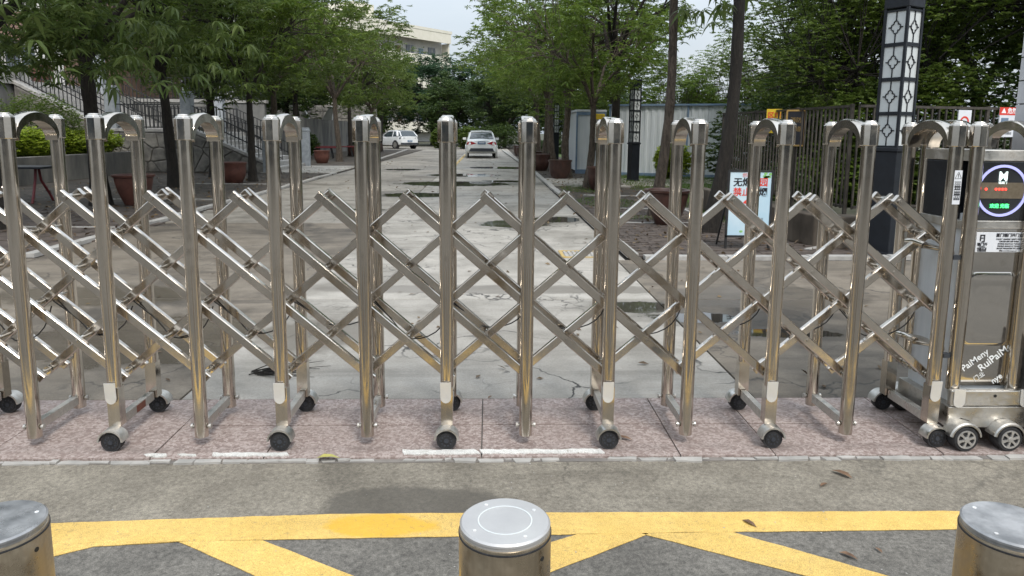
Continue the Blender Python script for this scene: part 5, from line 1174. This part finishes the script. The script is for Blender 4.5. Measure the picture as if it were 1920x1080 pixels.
# ---------------------------------------------------------------- cars
def ring(y, zb, zt, wb, wt, mid=None):
    zm = zb+(zt-zb)*.45; wm = mid or max(wb, wt)*1.02
    h = [(wb*.86, zb), (wb, zb+.06), (wm, zm), (wt, zt-.05), (wt*.9, zt), (0, zt+.03)]
    return [(x, y, z) for x, z in h]+[(-x, y, z) for x, z in h[::-1][1:]]
def car(loc, rz, kind, label, paint_):
    t = thing('parked_car', loc, label, 'car', None, rz=rz)
    def B(m, name, mat, par=t, smooth=True, bev=0):
        o = m.build(name, mat, None, smooth, bev); o.parent = par; return o
    if kind == 'sedan':
        st_ = [(0, .38, .88, .74, .68), (.10, .30, .98, .84, .78), (.5, .26, 1.02, .88, .82), (1.3, .22, .97, .90, .86), (3.1, .22, .94, .90, .86), (3.9, .24, .86, .88, .80), (4.5, .28, .74, .80, .68), (4.7, .36, .62, .66, .55)]
        gh = [(.42, 1.0, 1.03, .74, .66), (1.15, .98, 1.40, .80, .58), (1.9, .96, 1.475, .82, .60), (2.6, .95, 1.42, .82, .59), (3.45, .93, .97, .76, .66)]; wr, wy = .33, (.92, 3.72); L_ = 4.7; rl = (1.05, 2.7)
    else:
        st_ = [(0, .42, 1.02, .76, .72), (.10, .34, 1.05, .84, .80), (.5, .28, 1.06, .88, .84), (1.3, .26, 1.03, .89, .85), (2.7, .26, 1.00, .89, .85), (3.4, .28, .95, .87, .78), (3.95, .32, .82, .80, .66), (4.15, .40, .68, .66, .52)]
        gh = [(.05, 1.05, 1.08, .78, .72), (.42, 1.04, 1.50, .80, .62), (1.2, 1.02, 1.56, .82, .62), (2.0, 1.0, 1.52, .82, .61), (2.95, .98, 1.02, .76, .66)]; wr, wy = .34, (.72, 3.25); L_ = 4.15; rl = (.4, 2.05)
    B(MB().loft([ring(y, a, b, c, d) for y, a, b, c, d in st_]), 'body', paint_)
    def gr_(y, a, b, c, d): return [(c, y, a), (d+.04, y, b-.08), (d, y, b-.02), (0, y, b), (-d, y, b-.02), (-d-.04, y, b-.08), (-c, y, a)]
    B(MB().loft([gr_(*g) for g in gh]), 'windows', 'glass')
    rf = MB(); rr_ = []
    for (y, a, b, c, d) in gh:
        if rl[0]-.1 <= y <= rl[1]+.1: rr_.append([(d+.055, y, b-.09), (d+.02, y, b), (0, y, b+.03), (-d-.02, y, b), (-d-.055, y, b-.09), (-d, y, b-.05), (0, y, b-.01), (d, y, b-.05)])
    rf.loft(rr_); B(rf, 'roof', paint_)
    pil_ = MB()
    for s in (-1, 1):
        g0, g1, gm, ge, gl = gh[0], gh[1], gh[2], gh[3], gh[4]
        pil_.tube([(s*(g0[3]), g0[0], g0[1]-.02), (s*(g1[4]+.04), g1[0], g1[2]-.07)], .05, 6).tube([(s*gl[3], gl[0], gl[1]-.02), (s*(ge[4]+.04), ge[0], ge[2]-.07)], .04, 6)
        pil_.tube([(s*(gm[3]+.005), gm[0], gm[1]-.03), (s*(gm[4]+.045), gm[0], gm[2]-.08)], .035, 6)
        if kind != 'sedan': pil_.tube([(s*.80, .5, 1.03), (s*.665, .75, 1.47)], .10, 6)
    B(pil_, 'pillars', paint_)
    for y in wy:
        for s in (-1, 1):
            w = B(MB().lathe((0, 0, 0), [(.0, -.10), (wr*.62, -.10), (wr*.66, -.115), (wr*.95, -.115), (wr, -.09), (wr, .09), (0, .09)], 24, 'Y'), 'wheel', 'rubber')
            w.location = (s*.80, y, wr); w.rotation_euler = (0, 0, R(90)*s)
            rm = MB().lathe((0, 0, 0), [(0, -.125), (wr*.15, -.12), (wr*.18, -.105)], 12, 'Y')
            for k in range(7):
                a = k*.8976; rm.beam((wr*.1*math.cos(a), -.112, wr*.1*math.sin(a)), (wr*.62*math.cos(a), -.112, wr*.62*math.sin(a)), .02, wr*.16, up=(-math.sin(a), 0, math.cos(a)))
            rm.lathe((0, 0, 0), [(wr*.58, -.108), (wr*.60, -.120), (wr*.66, -.120), (wr*.66, -.108)], 24, 'Y'); o = B(rm, 'rim', 'rim', w)
            ar = MB(); B(MB().lathe((0, 0, 0), [(wr*1.0, -.10), (wr*1.12, -.118), (wr*1.14, -.09), (wr*1.14, .0)], 24, 'Y'), 'wheel_arch', 'rubber' if kind != 'sedan' else paint_, w)
    for s in (-1, 1):
        if kind == 'sedan':
            m = MB().prism([(.30, .80), (.58, .90), (.80, .86), (.83, .74), (.66, .70), (.50, .75)], 0, .12, lambda u, v, w: (s*u, -.02+w+(.08 if u > .75 else 0), v))
        else: m = MB().prism([(.46, .90), (.60, .97), (.86, .96), (.87, .86), (.62, .84)], 0, .14, lambda u, v, w: (s*u, -.01+w+(.10 if u > .8 else 0), v))
        B(m, 'tail_light', 'tail_red' if kind == 'sedan' else 'glass', smooth=False)
        B(MB().loft([[(s*(.88+a), gh[3][0]+.45+b, .96+c) for b, c in ((-.05, 0), (.05, 0), (.05, .12), (-.05, .13))] for a in (0, .2)]), 'mirror', paint_, smooth=False)
    B(MB().box(-.22, .22, -.035, -.012, .76 if kind == 'sedan' else .60, .90 if kind == 'sedan' else .74), 'number_plate', 'plate', smooth=False)
    B(MB().box(-.16, .16, -.039, -.036, .81 if kind == 'sedan' else .65, .85 if kind == 'sedan' else .69), 'plate_print', 'white_ink', smooth=False)
    B(MB().prism([(-.72, .36), (.72, .36), (.62, .54), (-.62, .54)] if kind == 'sedan' else [(-.82, .36), (.82, .36), (.82, .52), (-.82, .52)], 0, .1, lambda u, v, w: (u, -.03+w, v)), 'rear_bumper', 'grey_plastic', smooth=False)
    if kind == 'sedan': B(MB().box(-.35, .35, -.028, -.01, .905, .925), 'chrome_strip', 'steel_bright', smooth=False)
    return t
c_ = car((-.42, 41.8, 0), R(1.5), 'sedan', 'pearl white sedan parked at the kerb, seen from behind', 'car_silver'); c_.scale = (1.02, 1, 1.07)
c_ = car((-6.75, 62.5, 0), R(42), 'hatch', 'white hatchback crossover turned away at the left of the road end', 'car_white'); c_.scale = (1.08, 1.08, 1.02)
